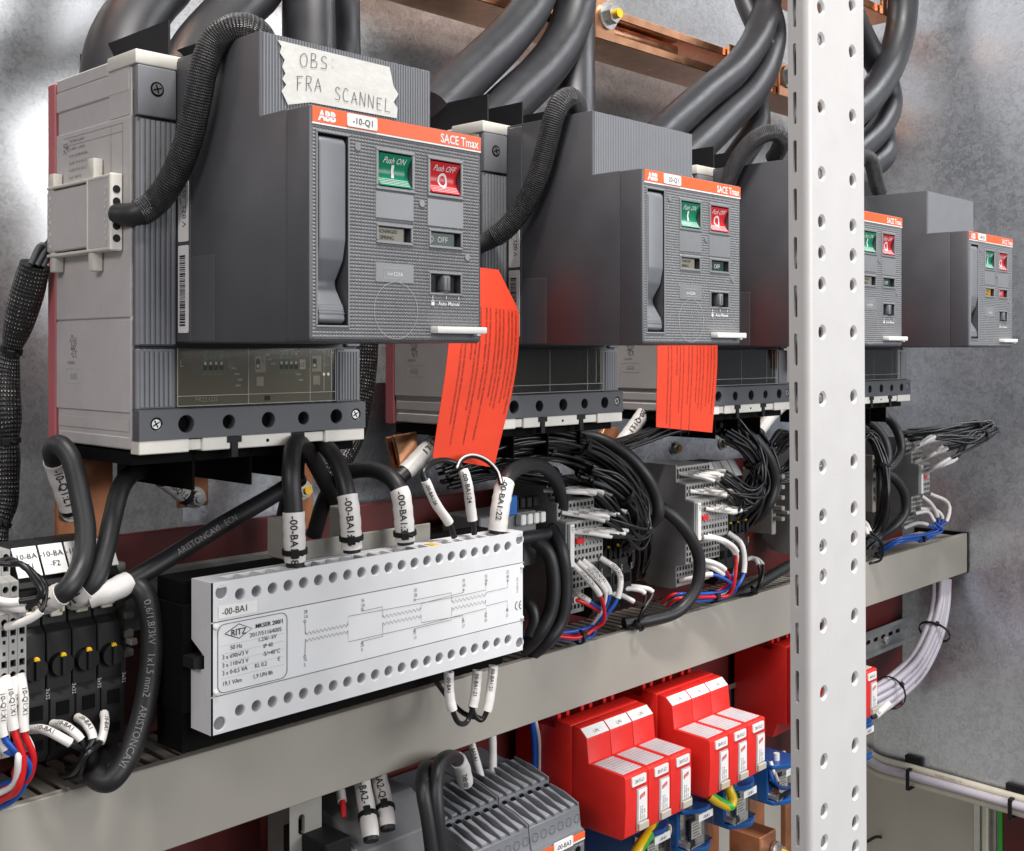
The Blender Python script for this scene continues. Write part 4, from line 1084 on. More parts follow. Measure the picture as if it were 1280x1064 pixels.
# side walls with the rail notch
prof = [(TY, TZ0), (TY, TZ1), (TY + 0.0235, TZ1), (TY + 0.0235, -0.1870), (TY + 0.008, -0.1955), (TY + 0.008, -0.2040), (TY + 0.024, -0.2065), (TY + 0.024, TZ0)]
mb.prism(prof, 'x', TX0, TX0 + 0.0015, 'trafo'); mb.prism(prof, 'x', TX1 - 0.0015, TX1, 'trafo')
mb.box(TX0 + 0.0015, TX1 - 0.0015, TY + 0.0215, TY + 0.0235, -0.188, TZ1, 'trafo'); mb.box(TX0 + 0.0015, TX1 - 0.0015, TY + 0.0215, TY + 0.0235, TZ0, -0.207, 'trafo')
mb.box(TX0 + 0.0015, TX1 - 0.0015, TY + 0.0128, TY + 0.0135, TZ0, TZ1 - 0.012, 'terminalside')
mb.add([(TX0, TY, TZ0), (TX0, TY + 0.024, TZ0), (TX1, TY + 0.024, TZ0), (TX1, TY, TZ0)], [(0, 1, 2, 3)], 'trafo')
# top: open wells between partitions
w0 = hx[0] - 0.0063
mb.box(TX0 + 0.0015, w0, TY + 0.0003, TY + 0.0214, TZ1 - 0.004, TZ1, 'trafo'); mb.box(hx[-1] + 0.0063, TX1 - 0.0015, TY + 0.0003, TY + 0.0214, TZ1 - 0.004, TZ1, 'trafo')
mb.box(w0, hx[-1] + 0.0063, TY + 0.0003, TY + 0.0022, TZ1 - 0.004, TZ1 - 0.0001, 'trafo'); mb.box(w0, hx[-1] + 0.0063, TY + 0.0170, TY + 0.0214, TZ1 - 0.010, TZ1 - 0.0001, 'trafo')
build(mb, 'body', tr)
mb = MB(); mb.box(w0, w0 + 0.0022, TY + 0.0024, TY + 0.0169, TZ1 - 0.006, TZ1 - 0.0004, 'trafo', 0.0003, 1)
pt = build(mb, 'partition', tr)
for i in range(1, 22): again(pt, (0.01257 * i, 0, 0))
mb = MB(); mb.box(TX0 - 0.006, TX1 + 0.004, TY + 0.0105, TY + 0.024, -0.2035, -0.1965, 'black'); mb.box(TX0 - 0.006, TX0 + 0.004, TY + 0.0245, TY + 0.06, -0.235, -0.165, 'deepblack')
mb.box(TX0 - 0.004, TX1 + 0.004, 0.668, 0.700, -0.262, -0.150, 'deepblack')
build(mb, 'rail_carrier', tr)
# prints
mb = MB(); Y = TY - 0.0004
def ty_(px, py): return aty(px, py, Y)
mb.prism([(ty_(273, 760).x, -0.1712), (0.4262, -0.1712), (0.4262, -0.1632), (ty_(273, 760).x, -0.1632)], 'y', Y - 0.0002, Y + 0.0002, 'paper')
build(mb, 'id_sticker', tr)
mb = MB(); mb.text('-00-BA1', (0.3995, Y - 0.0005, -0.1692), XU, ZU, 0.0062, 'ink', squeeze=0.95); build(mb, 'id_lettering', tr)
mb = MB()
rp_ = rrect(0.3968, 0.4500, -0.2192, -0.1752, 0.0050, 6); mb.stroke([(p[0], Y, p[1]) for p in rp_ + rp_[:1]], 0.0004, -YU, 'ink')
dm = [(0.4020, -0.1815), (0.4125, -0.1768), (0.4225, -0.1815), (0.4125, -0.1862), (0.4020, -0.1815)]
mb.stroke([(p[0], Y, p[1]) for p in dm], 0.0005, -YU, 'ink')
mb.text('RITZ', (0.4123, Y, -0.1838), XU, ZU, 0.0058, 'ink', 'c', 0.95, bold=0.012)
mb.text('MKSER 200/1', (0.4465, Y, -0.1820), XU, ZU, 0.0040, 'ink', 'r', bold=0.016)
mb.text('2017/51164005', (0.4455, Y, -0.1872), XU, ZU, 0.0040, 'ink', 'r')
rows = [('50 Hz', 0.4060, -0.1925), ('1,2/6/- kV', 0.4270, -0.1912), ('3 x 690/\u221a3 V', 0.4000, -0.1978), ('IP 40', 0.4312, -0.1962), ('3 x 110/\u221a3 V', 0.4000, -0.2030), ('-5/+40\u00b0C', 0.4305, -0.2014), ('3 x 0-0,5 VA', 0.4000, -0.2080), ('Kl. 0,2', 0.4245, -0.2080), ('E', 0.4425, -0.2068), ('19,1 VAm', 0.4000, -0.2148), ('1,9 UN 8h', 0.4230, -0.2148)]
for s_, x, z in rows: mb.text(s_, (x, Y, z), XU, ZU, 0.0040, 'ink', squeeze=0.92)
for z in (-0.1890, -0.1943, -0.1995, -0.2046, -0.2100): mb.stroke([(0.3990, Y, z), (0.4475, Y, z)], 0.00018, -YU, 'printlight')
build(mb, 'rating_plate', tr)
mb = MB()
def zz(l): return [ty_(360 + a / 4.0, 690 + b / 4.0) for a, b in l]
def coil(a, b, n):
    pts = []
    for i in range(2 * n + 1):
        t = i / (2 * n); pts.append((a[0] + (b[0] - a[0]) * t, a[1] + (b[1] - a[1]) * t + (8 if i % 2 else -8)))
    mb.stroke(zz(pts), 0.00032, -YU, 'ink')
for l in ([(85, 350), (88, 412)], [(300, 368), (301, 322), (820, 228), (990, 190), (990, 155)], [(372, 290), (374, 296), (473, 274), (475, 327)], [(665, 288), (667, 258), (878, 202), (878, 185)], [(636, 240), (818, 204), (820, 252)], [(989, 215), (990, 203), (1099, 178), (1099, 140)],
          [(88, 440), (85, 520)], [(300, 395), (302, 450), (665, 368), (990, 282), (990, 305)], [(474, 357), (474, 422), (372, 447), (372, 455)], [(665, 318), (667, 354), (876, 318), (876, 335)], [(820, 280), (818, 340), (634, 384), (634, 392)], [(989, 243), (990, 270), (1097, 244), (1097, 285)]):
    mb.stroke(zz(l), 0.00030, -YU, 'ink')
coil((88, 410), (300, 366), 11); coil((88, 444), (300, 400), 11); coil((475, 325), (665, 286), 10); coil((475, 360), (665, 322), 10); coil((820, 250), (990, 214), 9); coil((820, 284), (990, 248), 9)
for s_, a, b in (('38', 80, 310), ('1A', 80, 334), ('1a', 78, 548), ('5', 80, 575), ('36', 366, 252), ('2A', 366, 278), ('2a', 364, 475), ('9', 366, 500), ('30', 630, 200), ('2B', 630, 225), ('2b', 626, 412), ('13', 628, 438), ('26', 872, 150), ('3A', 872, 175), ('3a', 870, 355), ('17', 870, 380), ('25', 984, 130), ('3B', 984, 152), ('3b', 982, 330), ('19', 982, 352), ('22', 1092, 108), ('4B', 1092, 132), ('4b', 1090, 300), ('21', 1090, 325)):
    q = ty_(360 + a / 4.0, 690 + b / 4.0); mb.text(s_, q, XU, ZU, 0.0036, 'printgrey', squeeze=0.85)
for a, b in ((85, 347), (85, 524), (372, 288), (372, 455), (634, 240), (634, 392), (878, 190), (876, 338), (990, 160), (990, 308), (1099, 143), (1097, 288)):
    c = ty_(360 + a / 4.0, 690 + b / 4.0); mb.stroke([c + V(0.0009 * math.cos(t), 0, 0.0009 * math.sin(t)) for t in [math.pi * k_ / 4 for k_ in range(9)]], 0.0003, -YU, 'ink')
c = ty_(647, 757)
for dx in (0, 0.0045):
    mb.stroke([c + V(dx + 0.0026 * math.cos(t), 0, 0.0032 * math.sin(t)) for t in [math.pi * (0.5 + k_ / 8) for k_ in range(9)]], 0.0006, -YU, 'ink')
mb.stroke([c + V(0.002, 0, 0), c + V(0.0042, 0, 0)], 0.0006, -YU, 'ink')
mb.text('IEC 61869-3', ty_(646, 722), -ZU, XU, 0.0025, 'printgrey')
build(mb, 'diagram_print', tr)
mb = MB()
for (x, z) in ((0.3955, -0.1762), (0.3955, -0.2180), (0.6810, -0.1762), (0.6810, -0.2180)):
    mb = MB()
    for i in range(4):
        a0, a1 = math.pi / 2 * i / 4, math.pi / 2 * (i + 1) / 4
        mb.cyl((x, TY - 0.002 * math.sin(a0), z), (x, TY - 0.002 * math.sin(a1), z), 0.0020 * math.cos(a0) + 1e-5, 'white', 0.0020 * math.cos(a1) + 1e-5, n=14, caps=False)
    build(mb, 'rivet', tr)
mb = MB(); c = aty(545, 672, TY + 0.008); mb.box(c.x - 0.004, c.x + 0.004, TY + 0.004, TY + 0.0165, TZ1 - 0.006, TZ1 - 0.0008, 'yellow'); build(mb, 'yellow_insert', tr)
# grey rail feet behind the transformer
for i, (a, b, lab) in enumerate(((352, 650, 'grey rail foot standing behind the leftmost transformer lead'), (430, 635, 'grey rail foot standing behind the second transformer lead'))):
    c = aty(a, b, 0.672); mb = MB(); mb.box(c.x, c.x + 0.012, 0.668, 0.690, TZ1 + 0.001, c.z, 'bracketgrey', 0.0008, 1)
    build(mb, 'support_bracket', label=lab, cat='bracket', group='grey rail feet')
mb = MB(); c = aty(380, 680, 0.672); mb.box(c.x, c.x + 0.12, 0.6695, 0.672, TZ1 - 0.002, TZ1 + 0.012, 'bracketgrey', 0.0006, 1)
build(mb, 'plastic_strip', label='grey plastic strip along the back of the transformer top', cat='strip')

# cables landing on the transformer
G = 'transformer leads'
def PY_(l): return [aty(a, b, c) for a, b, c in l]
RC = 0.0064
cable('transformer_lead', 'leftmost thick black lead with white sleeve on the transformer top', PY_([(432, 655, 0.735), (405, 600, 0.715), (382, 560, 0.69), (368, 556, 0.672), (364, 590, 0.655), (367, 640, 0.650), (369, 708, 0.650)]), RC, sleeves=[((366, 637, 0.650), 0.985, 1.18, '-00-BA1:38', 0.0072)], ties=[(0.955, RC * 1.22)], group=G)
cable('transformer_lead', 'second thick black lead with white sleeve on the transformer top', PY_([(352, 660, 0.745), (366, 600, 0.735), (378, 562, 0.715), (398, 553, 0.695), (418, 572, 0.672), (431, 605, 0.656), (437, 640, 0.650), (440, 690, 0.650)]), RC, sleeves=[((433, 620, 0.652), 0.985, 1.18, '-00-BA1:36', 0.0072)], ties=[(0.945, RC * 1.22)], group=G)
cable('transformer_lead', 'third thick black lead with white sleeve on the transformer top', PY_([(392, 670, 0.745), (408, 620, 0.73), (432, 592, 0.705), (462, 587, 0.685), (488, 597, 0.662), (500, 615, 0.652), (504, 640, 0.650), (507, 680, 0.650)]), RC, sleeves=[((500, 612, 0.652), 0.985, 1.18, '-00-BA1:30', 0.0072)], ties=[(0.95, RC * 1.22)], group=G)
cable('transformer_lead', 'thick black lead with white sleeve looping right of the transformer', PY_([(621, 668, 0.650), (626, 630, 0.650), (633, 600, 0.655), (650, 584, 0.668), (676, 582, 0.69), (697, 605, 0.705), (702, 640, 0.715), (690, 664, 0.715), (660, 672, 0.712), (630, 676, 0.712)]), RC, sleeves=[(0.01, (632, 602, 0.654), 1.25, '-00-BA1:22', 0.0066, True)], group=G)
cable('jumper_wire', 'thin black jumper between the two slim white sleeves on the transformer', PY_([(568, 672, 0.650), (562, 655, 0.650), (545, 630, 0.650), (534, 606, 0.650), (529, 592, 0.652), (540, 579, 0.656), (560, 576, 0.658), (576, 584, 0.655), (583, 600, 0.650), (589, 640, 0.650), (593, 668, 0.650)]), 0.0024, 'wire', sleeves=[(0.08, 0.34, 1.55, '-00-BA1:26', 0.0040, True), (0.68, 0.93, 1.75, '-00-BA1:24', 0.0052)], group=G)
jw = thing('jumper_wire', 'thin white-striped jumper arching onto the wide white sleeve of the right transformer lead', 'cable', aty(627, 606, 0.649), G)
tube('jacket', PY_([(571, 586, 0.653), (577, 575, 0.658), (592, 570, 0.662), (610, 577, 0.660), (622, 590, 0.655), (627, 606, 0.649)]), 0.0021, 'wire', jw, 12)
tube('stripe', Path(PY_([(571, 585, 0.6505), (577, 573.5, 0.6555), (592, 568.5, 0.6595), (610, 575.5, 0.6575), (622, 588.5, 0.6525), (627, 604, 0.6465)]), 6), 0.0008, 'wirewhite', jw, 6)
# white sleeves hanging from its underside
for (pts, lab, s0, s1) in (([(561, 840, 0.648), (562, 870, 0.648), (567, 892, 0.646), (574, 904, 0.648), (584, 902, 0.652), (592, 880, 0.650), (597, 838, 0.650)], 'left loop of black wire and white sleeves under the transformer', 0.30, 0.72), ([(588, 880, 0.654), (594, 895, 0.652), (602, 900, 0.650), (609, 888, 0.648), (614, 860, 0.648), (617, 832, 0.648)], 'right loop of black wire and white sleeve under the transformer', 0.0, 0.42)):
    sl_ = [(0.0, s0, 1.9, '-00-BA1', 0.004)] if s0 else []
    cable('jumper_wire', lab, PY_(pts), 0.0021, 'wire', sleeves=sl_ + [(s1, 1.0, 1.9, '00-BA1:21', 0.0042, True)], group='wire loops under the transformer')
cable('jumper_wire', 'black wire running back under the transformer onto the duct', PY_([(545, 852, 0.70), (560, 872, 0.69), (580, 892, 0.67), (600, 898, 0.655)]), 0.0021, 'wire')

# ---------------------------------------------------------------- under the nearest breaker: copper tails, bolts, cables
def tail(label, a, b, x1, z1, bolt=None):
    c = aty(a, b, 0.79); r = thing('copper_tail', label, 'copper bar', (c.x, 0.79, z1), 'copper tails under the breakers')
    mb = MB(); mb.prism([(c.x, c.z), (c.x + x1, c.z), (c.x + x1, z1), (c.x, z1)], 'y', 0.788, 0.793, 'copperdull', 0.001, 1); build(mb, 'bar', r)
    if bolt:
        p = aty(bolt[0], bolt[1], 0.787); mb = MB(); mb.cyl(p + YU * 0.001, p - YU * 0.002, 0.0085, 'zinc', n=20); mb.cyl(p - YU * 0.002, p - YU * 0.008, 0.0062, 'zinc', n=6); mb.cyl(p - YU * 0.008, p - YU * 0.010, 0.0036, bolt[2], n=10)
        build(mb, 'bolt', r)
tail('wide copper tail under the left corner of the nearest breaker', 70, 560, 0.042, -0.150, (88, 637, 'yellow'))
tail('short copper tail behind the black barrier of the nearest breaker', 222, 560, 0.026, -0.120, (243, 622, 'zinc'))
tail('copper tail with a yellow-marked bolt behind the transformer leads', 353, 560, 0.030, -0.150, (377, 612, 'yellow'))
for i, (a, b) in enumerate(((482, 552), (490, 550))):
    c = aty(a, b, 0.775 - i * 0.006); mb = MB(); mb.prism([(c.x, c.z + 0.004), (c.x + 0.028, c.z + 0.006), (c.x + 0.03, c.z - 0.030), (c.x + 0.008, c.z - 0.024)], 'y', c.y - 0.002, c.y + 0.002, 'copper', 0.001, 1)
    build(mb, 'copper_lug', label=('rear', 'front')[i] + ' copper lug plate left of the large red tag', cat='lug', group='copper lugs')
for i, (a, b, lab) in enumerate(((745, 548, 'copper lug plate under the second breaker'), (930, 528, 'copper lug plate under the third breaker'))):
    c = aty(a, b, 0.775); mb = MB(); mb.prism([(c.x, c.z - 0.004), (c.x + 0.012, c.z + 0.012), (c.x + 0.036, c.z + 0.010), (c.x + 0.034, c.z - 0.028), (c.x + 0.006, c.z - 0.030)], 'y', 0.772, 0.778, 'copperdull', 0.001, 1)
    build(mb, 'copper_lug', label=lab, cat='lug', group='copper lugs')
tail('copper tail seen between the wires under the third breaker', 884, 590, 0.030, -0.190, (902, 554, 'yellow'))
tail('copper tail seen under the second breaker left of the third terminal block', 838, 590, 0.028, -0.190, (842, 560, 'yellow'))
G = 'cables under the nearest breaker'
cable('power_cable', 'black cable looping from the left copper tail to the fuse holders', PY_([(90, 640, 0.780), (80, 610, 0.775), (70, 582, 0.77), (66, 562, 0.76), (74, 556, 0.75), (88, 572, 0.74), (100, 620, 0.73), (107, 665, 0.72), (102, 705, 0.712), (84, 737, 0.705), (68, 747, 0.712), (56, 753, 0.725)]), 0.0068, sleeves=[(0.02, 0.22, 1.12, '-10-Q1:L1', 0.008, True), (0.90, 1.0, 1.15, '-10-BA1', 0.008)], group=G)
cable('power_cable', 'second black cable dropping from the breaker barrier to the fuse holders', PY_([(235, 622, 0.785), (215, 606, 0.78), (196, 594, 0.77), (172, 588, 0.75), (152, 608, 0.735), (140, 650, 0.725), (131, 690, 0.715), (118, 728, 0.709), (104, 741, 0.713), (92, 749, 0.725)]), 0.0066, sleeves=[(0.03, 0.17, 1.1, '-10-Q1:L1', 0.007, True), (0.91, 1.0, 1.15, '-10-BA1', 0.008)], group=G)
cable('power_cable', 'long black cable with printed jacket slanting across behind the transformer', PY_([(375, 598, 0.745), (340, 620, 0.735), (280, 655, 0.722), (220, 692, 0.714), (170, 722, 0.708), (140, 738, 0.706), (112, 746, 0.712)]), 0.0066, sleeves=[(0.87, 1.0, 1.15)], prints=[('ARISTONCAVI   ECN', 0.68, 0.0062, True, 'printgrey')], group=G)
cable('power_cable', 'thick printed black cable hanging in front of the duct left of the transformer', PY_([(150, 740, 0.716), (166, 732, 0.708), (180, 742, 0.70), (189, 775, 0.696), (190, 815, 0.694), (184, 865, 0.692), (172, 915, 0.69), (155, 955, 0.688), (136, 976, 0.689), (120, 971, 0.698), (120, 952, 0.715), (135, 938, 0.74)]), 0.0074, prints=[('0,6/1,8/3kV   1x1,5 mm2   ARISTONCAVI', 0.12, 0.0064, False, 'printgrey')], group=G)

for lab, pts in (('white lettered sleeve on the copper lug left of the large red tag', [(498, 598, 0.762), (512, 585, 0.762), (530, 566, 0.76), (552, 545, 0.755), (570, 530, 0.75)]), ('white sleeve on the copper lug under the second breaker', [(770, 562, 0.765), (780, 550, 0.763), (792, 534, 0.76), (802, 520, 0.757), (810, 505, 0.755)]), ('white sleeve on the copper lug left of the white post', [(945, 545, 0.77), (953, 534, 0.768), (962, 522, 0.766), (972, 512, 0.764), (985, 500, 0.76)])):
    cable('lug_lead', lab, PY_(pts), 0.0070, sleeves=[(0.12, 0.9, 1.12, '-20-Q1:L1', 0.008, True)], group='sleeved lug leads')
# ---------------------------------------------------------------- stepped terminal blocks
TP = [(0.778, -0.1245), (0.7238, -0.1245), (0.7238, -0.1405), (0.711, -0.1425), (0.711, -0.158), (0.700, -0.160), (0.700, -0.2018), (0.711, -0.2075), (0.711, -0.2285), (0.7238, -0.231), (0.7238, -0.2549), (0.778, -0.2549)]
SW = 0.0054
def slice_mesh():
    mb = MB(); x0, x1 = 0.0001, SW - 0.0001; n = len(TP)
    feats = {1: [('c', -0.1290), ('q', -0.1360)], 3: [('c', -0.1470), ('q', -0.1540)], 5: [('c', -0.1645), ('q', -0.1710), ('s', -0.1765), ('s', -0.1835), ('q', -0.1900), ('c', -0.1970)], 7: [('q', -0.2120), ('c', -0.2185), ('q', -0.2245)], 9: [('q', -0.2360), ('c', -0.2425), ('q', -0.2490)]}
    for i in range(n):
        a, b = TP[i], TP[(i + 1) % n]
        if i in feats:
            hs = []
            for k_, z in feats[i]:
                if k_ == 'c': hs.append(circ(SW / 2, z, 0.0019, 10, 0.0022))
                elif k_ == 'q': hs.append(rect(SW / 2 - 0.0017, SW / 2 + 0.0017, z - 0.0021, z + 0.0021))
                else: hs.append(rect(SW / 2 - 0.0009, SW / 2 + 0.0009, z - 0.0012, z + 0.0012))
            mb.plate((0, a[0], 0), XU, ZU, rect(x0, x1, b[1], a[1]), hs, 0.005, 'terminal', 'terminalside', 'deepblack')
        else:
            mb.add([(x0, a[0], a[1]), (x1, a[0], a[1]), (x1, b[0], b[1]), (x0, b[0], b[1])], [(0, 1, 2, 3)], 'terminal')
    for x in (x0, x1):
        tri = tessellate_polygon([[Vector((p[0], p[1], 0)) for p in TP]])
        mb.add([(x, p[0], p[1]) for p in TP], tri, 'terminal')
    return mb
slice_src = None
def terminal_unit(X0, n, label, txt):
    global slice_src
    r = thing('terminal_block', label, 'terminal block', (X0 + n * SW / 2, 0.778, -0.2549), 'grey stepped terminal blocks')
    if slice_src is None:
        slice_src = build(slice_mesh(), 'terminal', None)
        base = slice_src.location.copy(); slice_src['x0'] = 0.0
    for i in range(n):
        if i == 0 and slice_src.parent is None and not slice_src.get('used'):
            o = slice_src
        else:
            o = bpy.data.objects.new('terminal', slice_src.data); COL.objects.link(o)
        c = Vector((X0 + i * SW + SW / 2, (0.700 + 0.778) / 2, -0.2549))
        o.parent = r; o.matrix_parent_inverse = Matrix.Translation(WPOS[r.name]).inverted(); o.location = c; WPOS[o.name] = c
        if o is slice_src:
            slice_src['used'] = 1
    # side plate, slightly proud with chamfered outline
    ep = [(0.782, -0.1225), (0.7225, -0.1225), (0.7225, -0.1412), (0.7098, -0.1433), (0.7098, -0.1590), (0.6988, -0.1612), (0.6988, -0.2008), (0.7098, -0.2066), (0.7098, -0.2293), (0.7225, -0.2316), (0.7225, -0.2549), (0.728, -0.2569), (0.76, -0.2569), (0.782, -0.240)]
    mb = MB(); mb.prism(ep, 'x', X0 - 0.0022, X0 - 0.0002, 'terminalside')
    mb.cyl((X0 - 0.0025, 0.755, -0.21), (X0 - 0.002, 0.755, -0.21), 0.0014, 'deepblack', n=10)
    build(mb, 'end_plate', r)
    mb = MB(); mb.box(X0 + 0.001, X0 + 0.0070, 0.6955, 0.6995, -0.2015, -0.1615, 'white', 0.0004, 1); mb.text(txt, (X0 + 0.0025, 0.6953, -0.1635), -ZU, XU, 0.0040, 'ink'); build(mb, 'label_carrier', r)
    mb = MB(); mb.box(X0 + 0.012, X0 + 0.0225, 0.6965, 0.7005, -0.1815, -0.1765, 'btnred', 0.0004, 1); build(mb, 'red_marker', r)
    # grey end clamp at the far end
    return r
terminal_unit(0.246, 10, 'grey terminal block cut off by the left edge of the picture', '1X1')
terminal_unit(0.806, 10, 'grey stepped terminal block just right of the transformer', '2X1')
terminal_unit(1.0146, 12, 'grey stepped terminal block under the smaller red tag', '3X1')
terminal_unit(1.290, 9, 'grey terminal block half hidden behind the left edge of the white post', '4X1')
terminal_unit(1.568, 7, 'farthest grey terminal block, right of the white post', '5X1')

# ---------------------------------------------------------------- black fuse holder blocks
def fuse_block(X0, n, w, label, txt, lettered):
    r = thing('fuse_holder', label, 'fuse holder', (X0 + n * w / 2, 0.78, -0.262), 'black fuse holders')
    for i in range(n):
        x = X0 + i * w
        mb = MB(); mb.prism([(0.78, -0.128), (0.736, -0.128), (0.7245, -0.1445), (0.720, -0.150), (0.726, -0.152), (0.726, -0.176), (0.719, -0.180), (0.719, -0.216), (0.714, -0.222), (0.714, -0.256), (0.72, -0.262), (0.78, -0.262)], 'x', x + 0.0003, x + w - 0.0003, 'black', 0.0006, 1)
        b = build(mb, 'module', r)
        mb = MB(); xc = x + w / 2; zc = -0.201
        mb.cyl((xc, 0.7185, zc), (xc, 0.713, zc), 0.0072, 'black', n=20); mb.box(xc - 0.0014, xc + 0.0014, 0.7105, 0.7132, zc - 0.006, zc + 0.006, 'black', 0.0003, 1)
        build(mb, 'knob', b)
        mb = MB(); mb.prism([(xc - 0.0020, zc + 0.0058), (xc + 0.0020, zc + 0.0058), (xc + 0.0010, zc + 0.0082), (xc - 0.0010, zc + 0.0082)], 'y', 0.7115, 0.7145, 'yellow', 0.0004, 1); build(mb, 'yellow_pointer', b)
        mb = MB()
        for za, zb_ in ((-0.233, -0.224), (-0.252, -0.246)): mb.box(xc - 0.0042, xc + 0.0042, 0.7132, 0.7139, za, zb_, 'deepblack')
        mb.text('3x32', (x + w - 0.0025, 0.7133, -0.214), -ZU, XU, 0.0035, 'printlight'); build(mb, 'openings', b)
        mb = MB(); mb.prism([(0.7330, -0.1255), (0.7215, -0.1430), (0.7222, -0.1435), (0.7338, -0.1260)], 'x', x + 0.0008, x + w - 0.0008, 'paper')
        if lettered:
            U_ = XU; W_ = Vector((0, 0.0115, 0.0175)).normalized()
            for s_, k_ in ((txt, 0.0125), ('-F%d' % (i + 1), 0.0055)):
                mb.text(s_, Vector((xc, 0.7208, -0.1430)) + W_ * k_, U_, W_, 0.0054, 'ink', 'c')
        build(mb, 'label_plate', b)
        mb = MB(); mb.box(xc - 0.004, xc + 0.004, 0.722, 0.7255, -0.171, -0.166, 'cream', 0.0006, 1); mb.box(xc + 0.002, xc + 0.004, 0.719, 0.7255, -0.168, -0.162, 'cream', 0.0004, 1); build(mb, 'clip', b)
    return r
fuse_block(0.3035, 4, 0.0172, 'black fuse holders with yellow pointers and white name plates at the left', '-10-BA1', True)
fuse_block(0.8610, 4, 0.0158, 'black fuse holders with yellow pointers between the second and third terminal blocks', '', False)
fuse_block(1.0810, 4, 0.0158, 'black fuse holders with yellow pointers left of the white post', '', False)
mb = MB()
def end_clamp(X, label):
    r = thing('end_clamp', label, 'clamp', (X, 0.78, -0.23), 'grey rail end clamps')
    mb = MB(); mb.box(X, X + 0.009, 0.735, 0.778, -0.225, -0.145, 'bracketgrey', 0.001, 1); build(mb, 'body', r)
    for z in (-0.150, -0.163, -0.176, -0.189, -0.202):
        mb = MB(); mb.box(X + 0.001, X + 0.008, 0.722, 0.734, z - 0.005, z, 'bracketgrey', 0.0006, 1); build(mb, 'fin', r)
    mb = MB(); mb.box(X + 0.002, X + 0.007, 0.715, 0.734, -0.198, -0.194, 'bracketgrey', 0.0005, 1); build(mb, 'prong', r)
end_clamp(0.936, 'grey finned rail clamp left of the third terminal block')
end_clamp(1.232, 'grey finned rail clamp next to the left edge of the white post')
end_clamp(0.375, 'grey finned rail clamp beside the lettered fuse holders')
end_clamp(1.500, 'grey finned rail clamp right of the white post')
# mounting rail behind the blocks
mb = MB(); mb.prism([(0.799, -0.172), (0.792, -0.172), (0.792, -0.166), (0.793, -0.166), (0.793, -0.173), (0.799, -0.173)], 'x', 0.1, 1.70, 'zinc')
mb.box(0.1, 1.70, 0.7975, 0.799, -0.21, -0.165, 'zinc')
build(mb, 'mounting_rail', label='zinc mounting rail behind the terminal blocks', cat='rail')

# ---------------------------------------------------------------- wire bundles
def wires(name, label, starts, mids, cols, r=0.0014, sl=0.30, jit=0.003, mark=None, ties=(), rs=1.45, group='wire bundles'):
    """several wires tied together; each one starts in its own hole with a white marker sleeve"""
    rnd = random.Random(len(label) * 7 + len(starts))
    end = aty(*mids[-1])
    root = thing(name, label, 'wires', end, group)
    mp = [aty(*m_) for m_ in mids]
    for i, st in enumerate(starts):
        off = Vector((rnd.uniform(-1, 1), rnd.uniform(-1, 1), rnd.uniform(-1, 1))) * jit
        jj = rnd.uniform(-5, 5); ky = rnd.uniform(-2, 2)
        if name == 'control_wires': st = [st[0]] + [(p[0] + jj * k_, p[1] + ky * k_, p[2] + rnd.uniform(-0.004, 0.004)) for k_, p in zip((0.4, 1.0), st[1:])]
        pts = [aty(*p) for p in st] + [m_ + off * (0.8 + 0.5 * rnd.random()) + Vector((rnd.uniform(-1, 1), rnd.uniform(-1, 1), rnd.uniform(-1, 1))) * jit * 0.5 for m_ in mp]
        path = Path(pts, 6)
        c = cols[i % len(cols)]
        w, _ = tube('wire', path, r, c, root, 8)
        # the sleeve covers the stretch given by the start pixels
        d = 0.0
        P0 = aty(*st[-1]); best = min(range(len(path.p)), key=lambda k_: (path.p[k_] - P0).length)
        fr = path.l[best] / path.len
        q = path.sub(0.0, max(fr, 0.05), 10)
        s_, _ = tube('marker_sleeve', q, r * rs, 'sleevewhite', w, 9, wob=0.02)
        if mark and r > 0.0011:
            mbx = MB(); letter_path(mbx, mark, q, 0.25 * q.len, r * rs * 1.02, r * 1.9, 'ink', False, 0.005, 0.4); build(mbx, 'lettering', w)
    pth = Path(mp, 6)
    for t in ties: tie(root, pth, t, jit * 0.8 + r)
    return root
K = ['wire']
# second block: black control wires
st = []
for i in range(7): st.append([(680 + i * 6, 613 - i * 0.8, 0.722), (712 + i * 6, 615 - i * 0.3, 0.702), (738 + i * 5, 618 - i * 0.2, 0.69)])
for i in range(6): st.append([(702 + i * 7, 641 - i, 0.710), (730 + i * 6, 645 - i * 0.8, 0.696), (754 + i * 5, 650 - i * 1.6, 0.684)])
for i in range(5): st.append([(713 + i * 8, 665 - i, 0.700), (738 + i * 7, 667 - i, 0.689), (760 + i * 6, 671 - i * 1.6, 0.681)])
wires('control_wires', 'fan of black control wires with white sleeves at the second terminal block', st, [(796, 668, 0.690), (806, 655, 0.700), (798, 630, 0.706), (772, 602, 0.706), (738, 577, 0.71), (695, 563, 0.715), (650, 563, 0.72), (610, 572, 0.73)], K, 0.0015, jit=0.009, ties=(0.35, 0.75), mark='10/20')
st = []
for i in range(6): st.append([(849 + i * 5, 592 - i, 0.722), (872 + i * 4, 595 - i, 0.705), (894 + i * 3, 600 - i * 1.8, 0.69)])
for i in range(5): st.append([(862 + i * 6, 614 - i, 0.710), (884 + i * 5, 616 - i * 0.6, 0.697), (904 + i * 4, 619 - i, 0.685)])
for i in range(4): st.append([(882 + i * 6, 636 - i * 2, 0.699), (902 + i * 5, 639 - i * 1.5, 0.688), (918 + i * 4, 640 - i * 2, 0.680)])
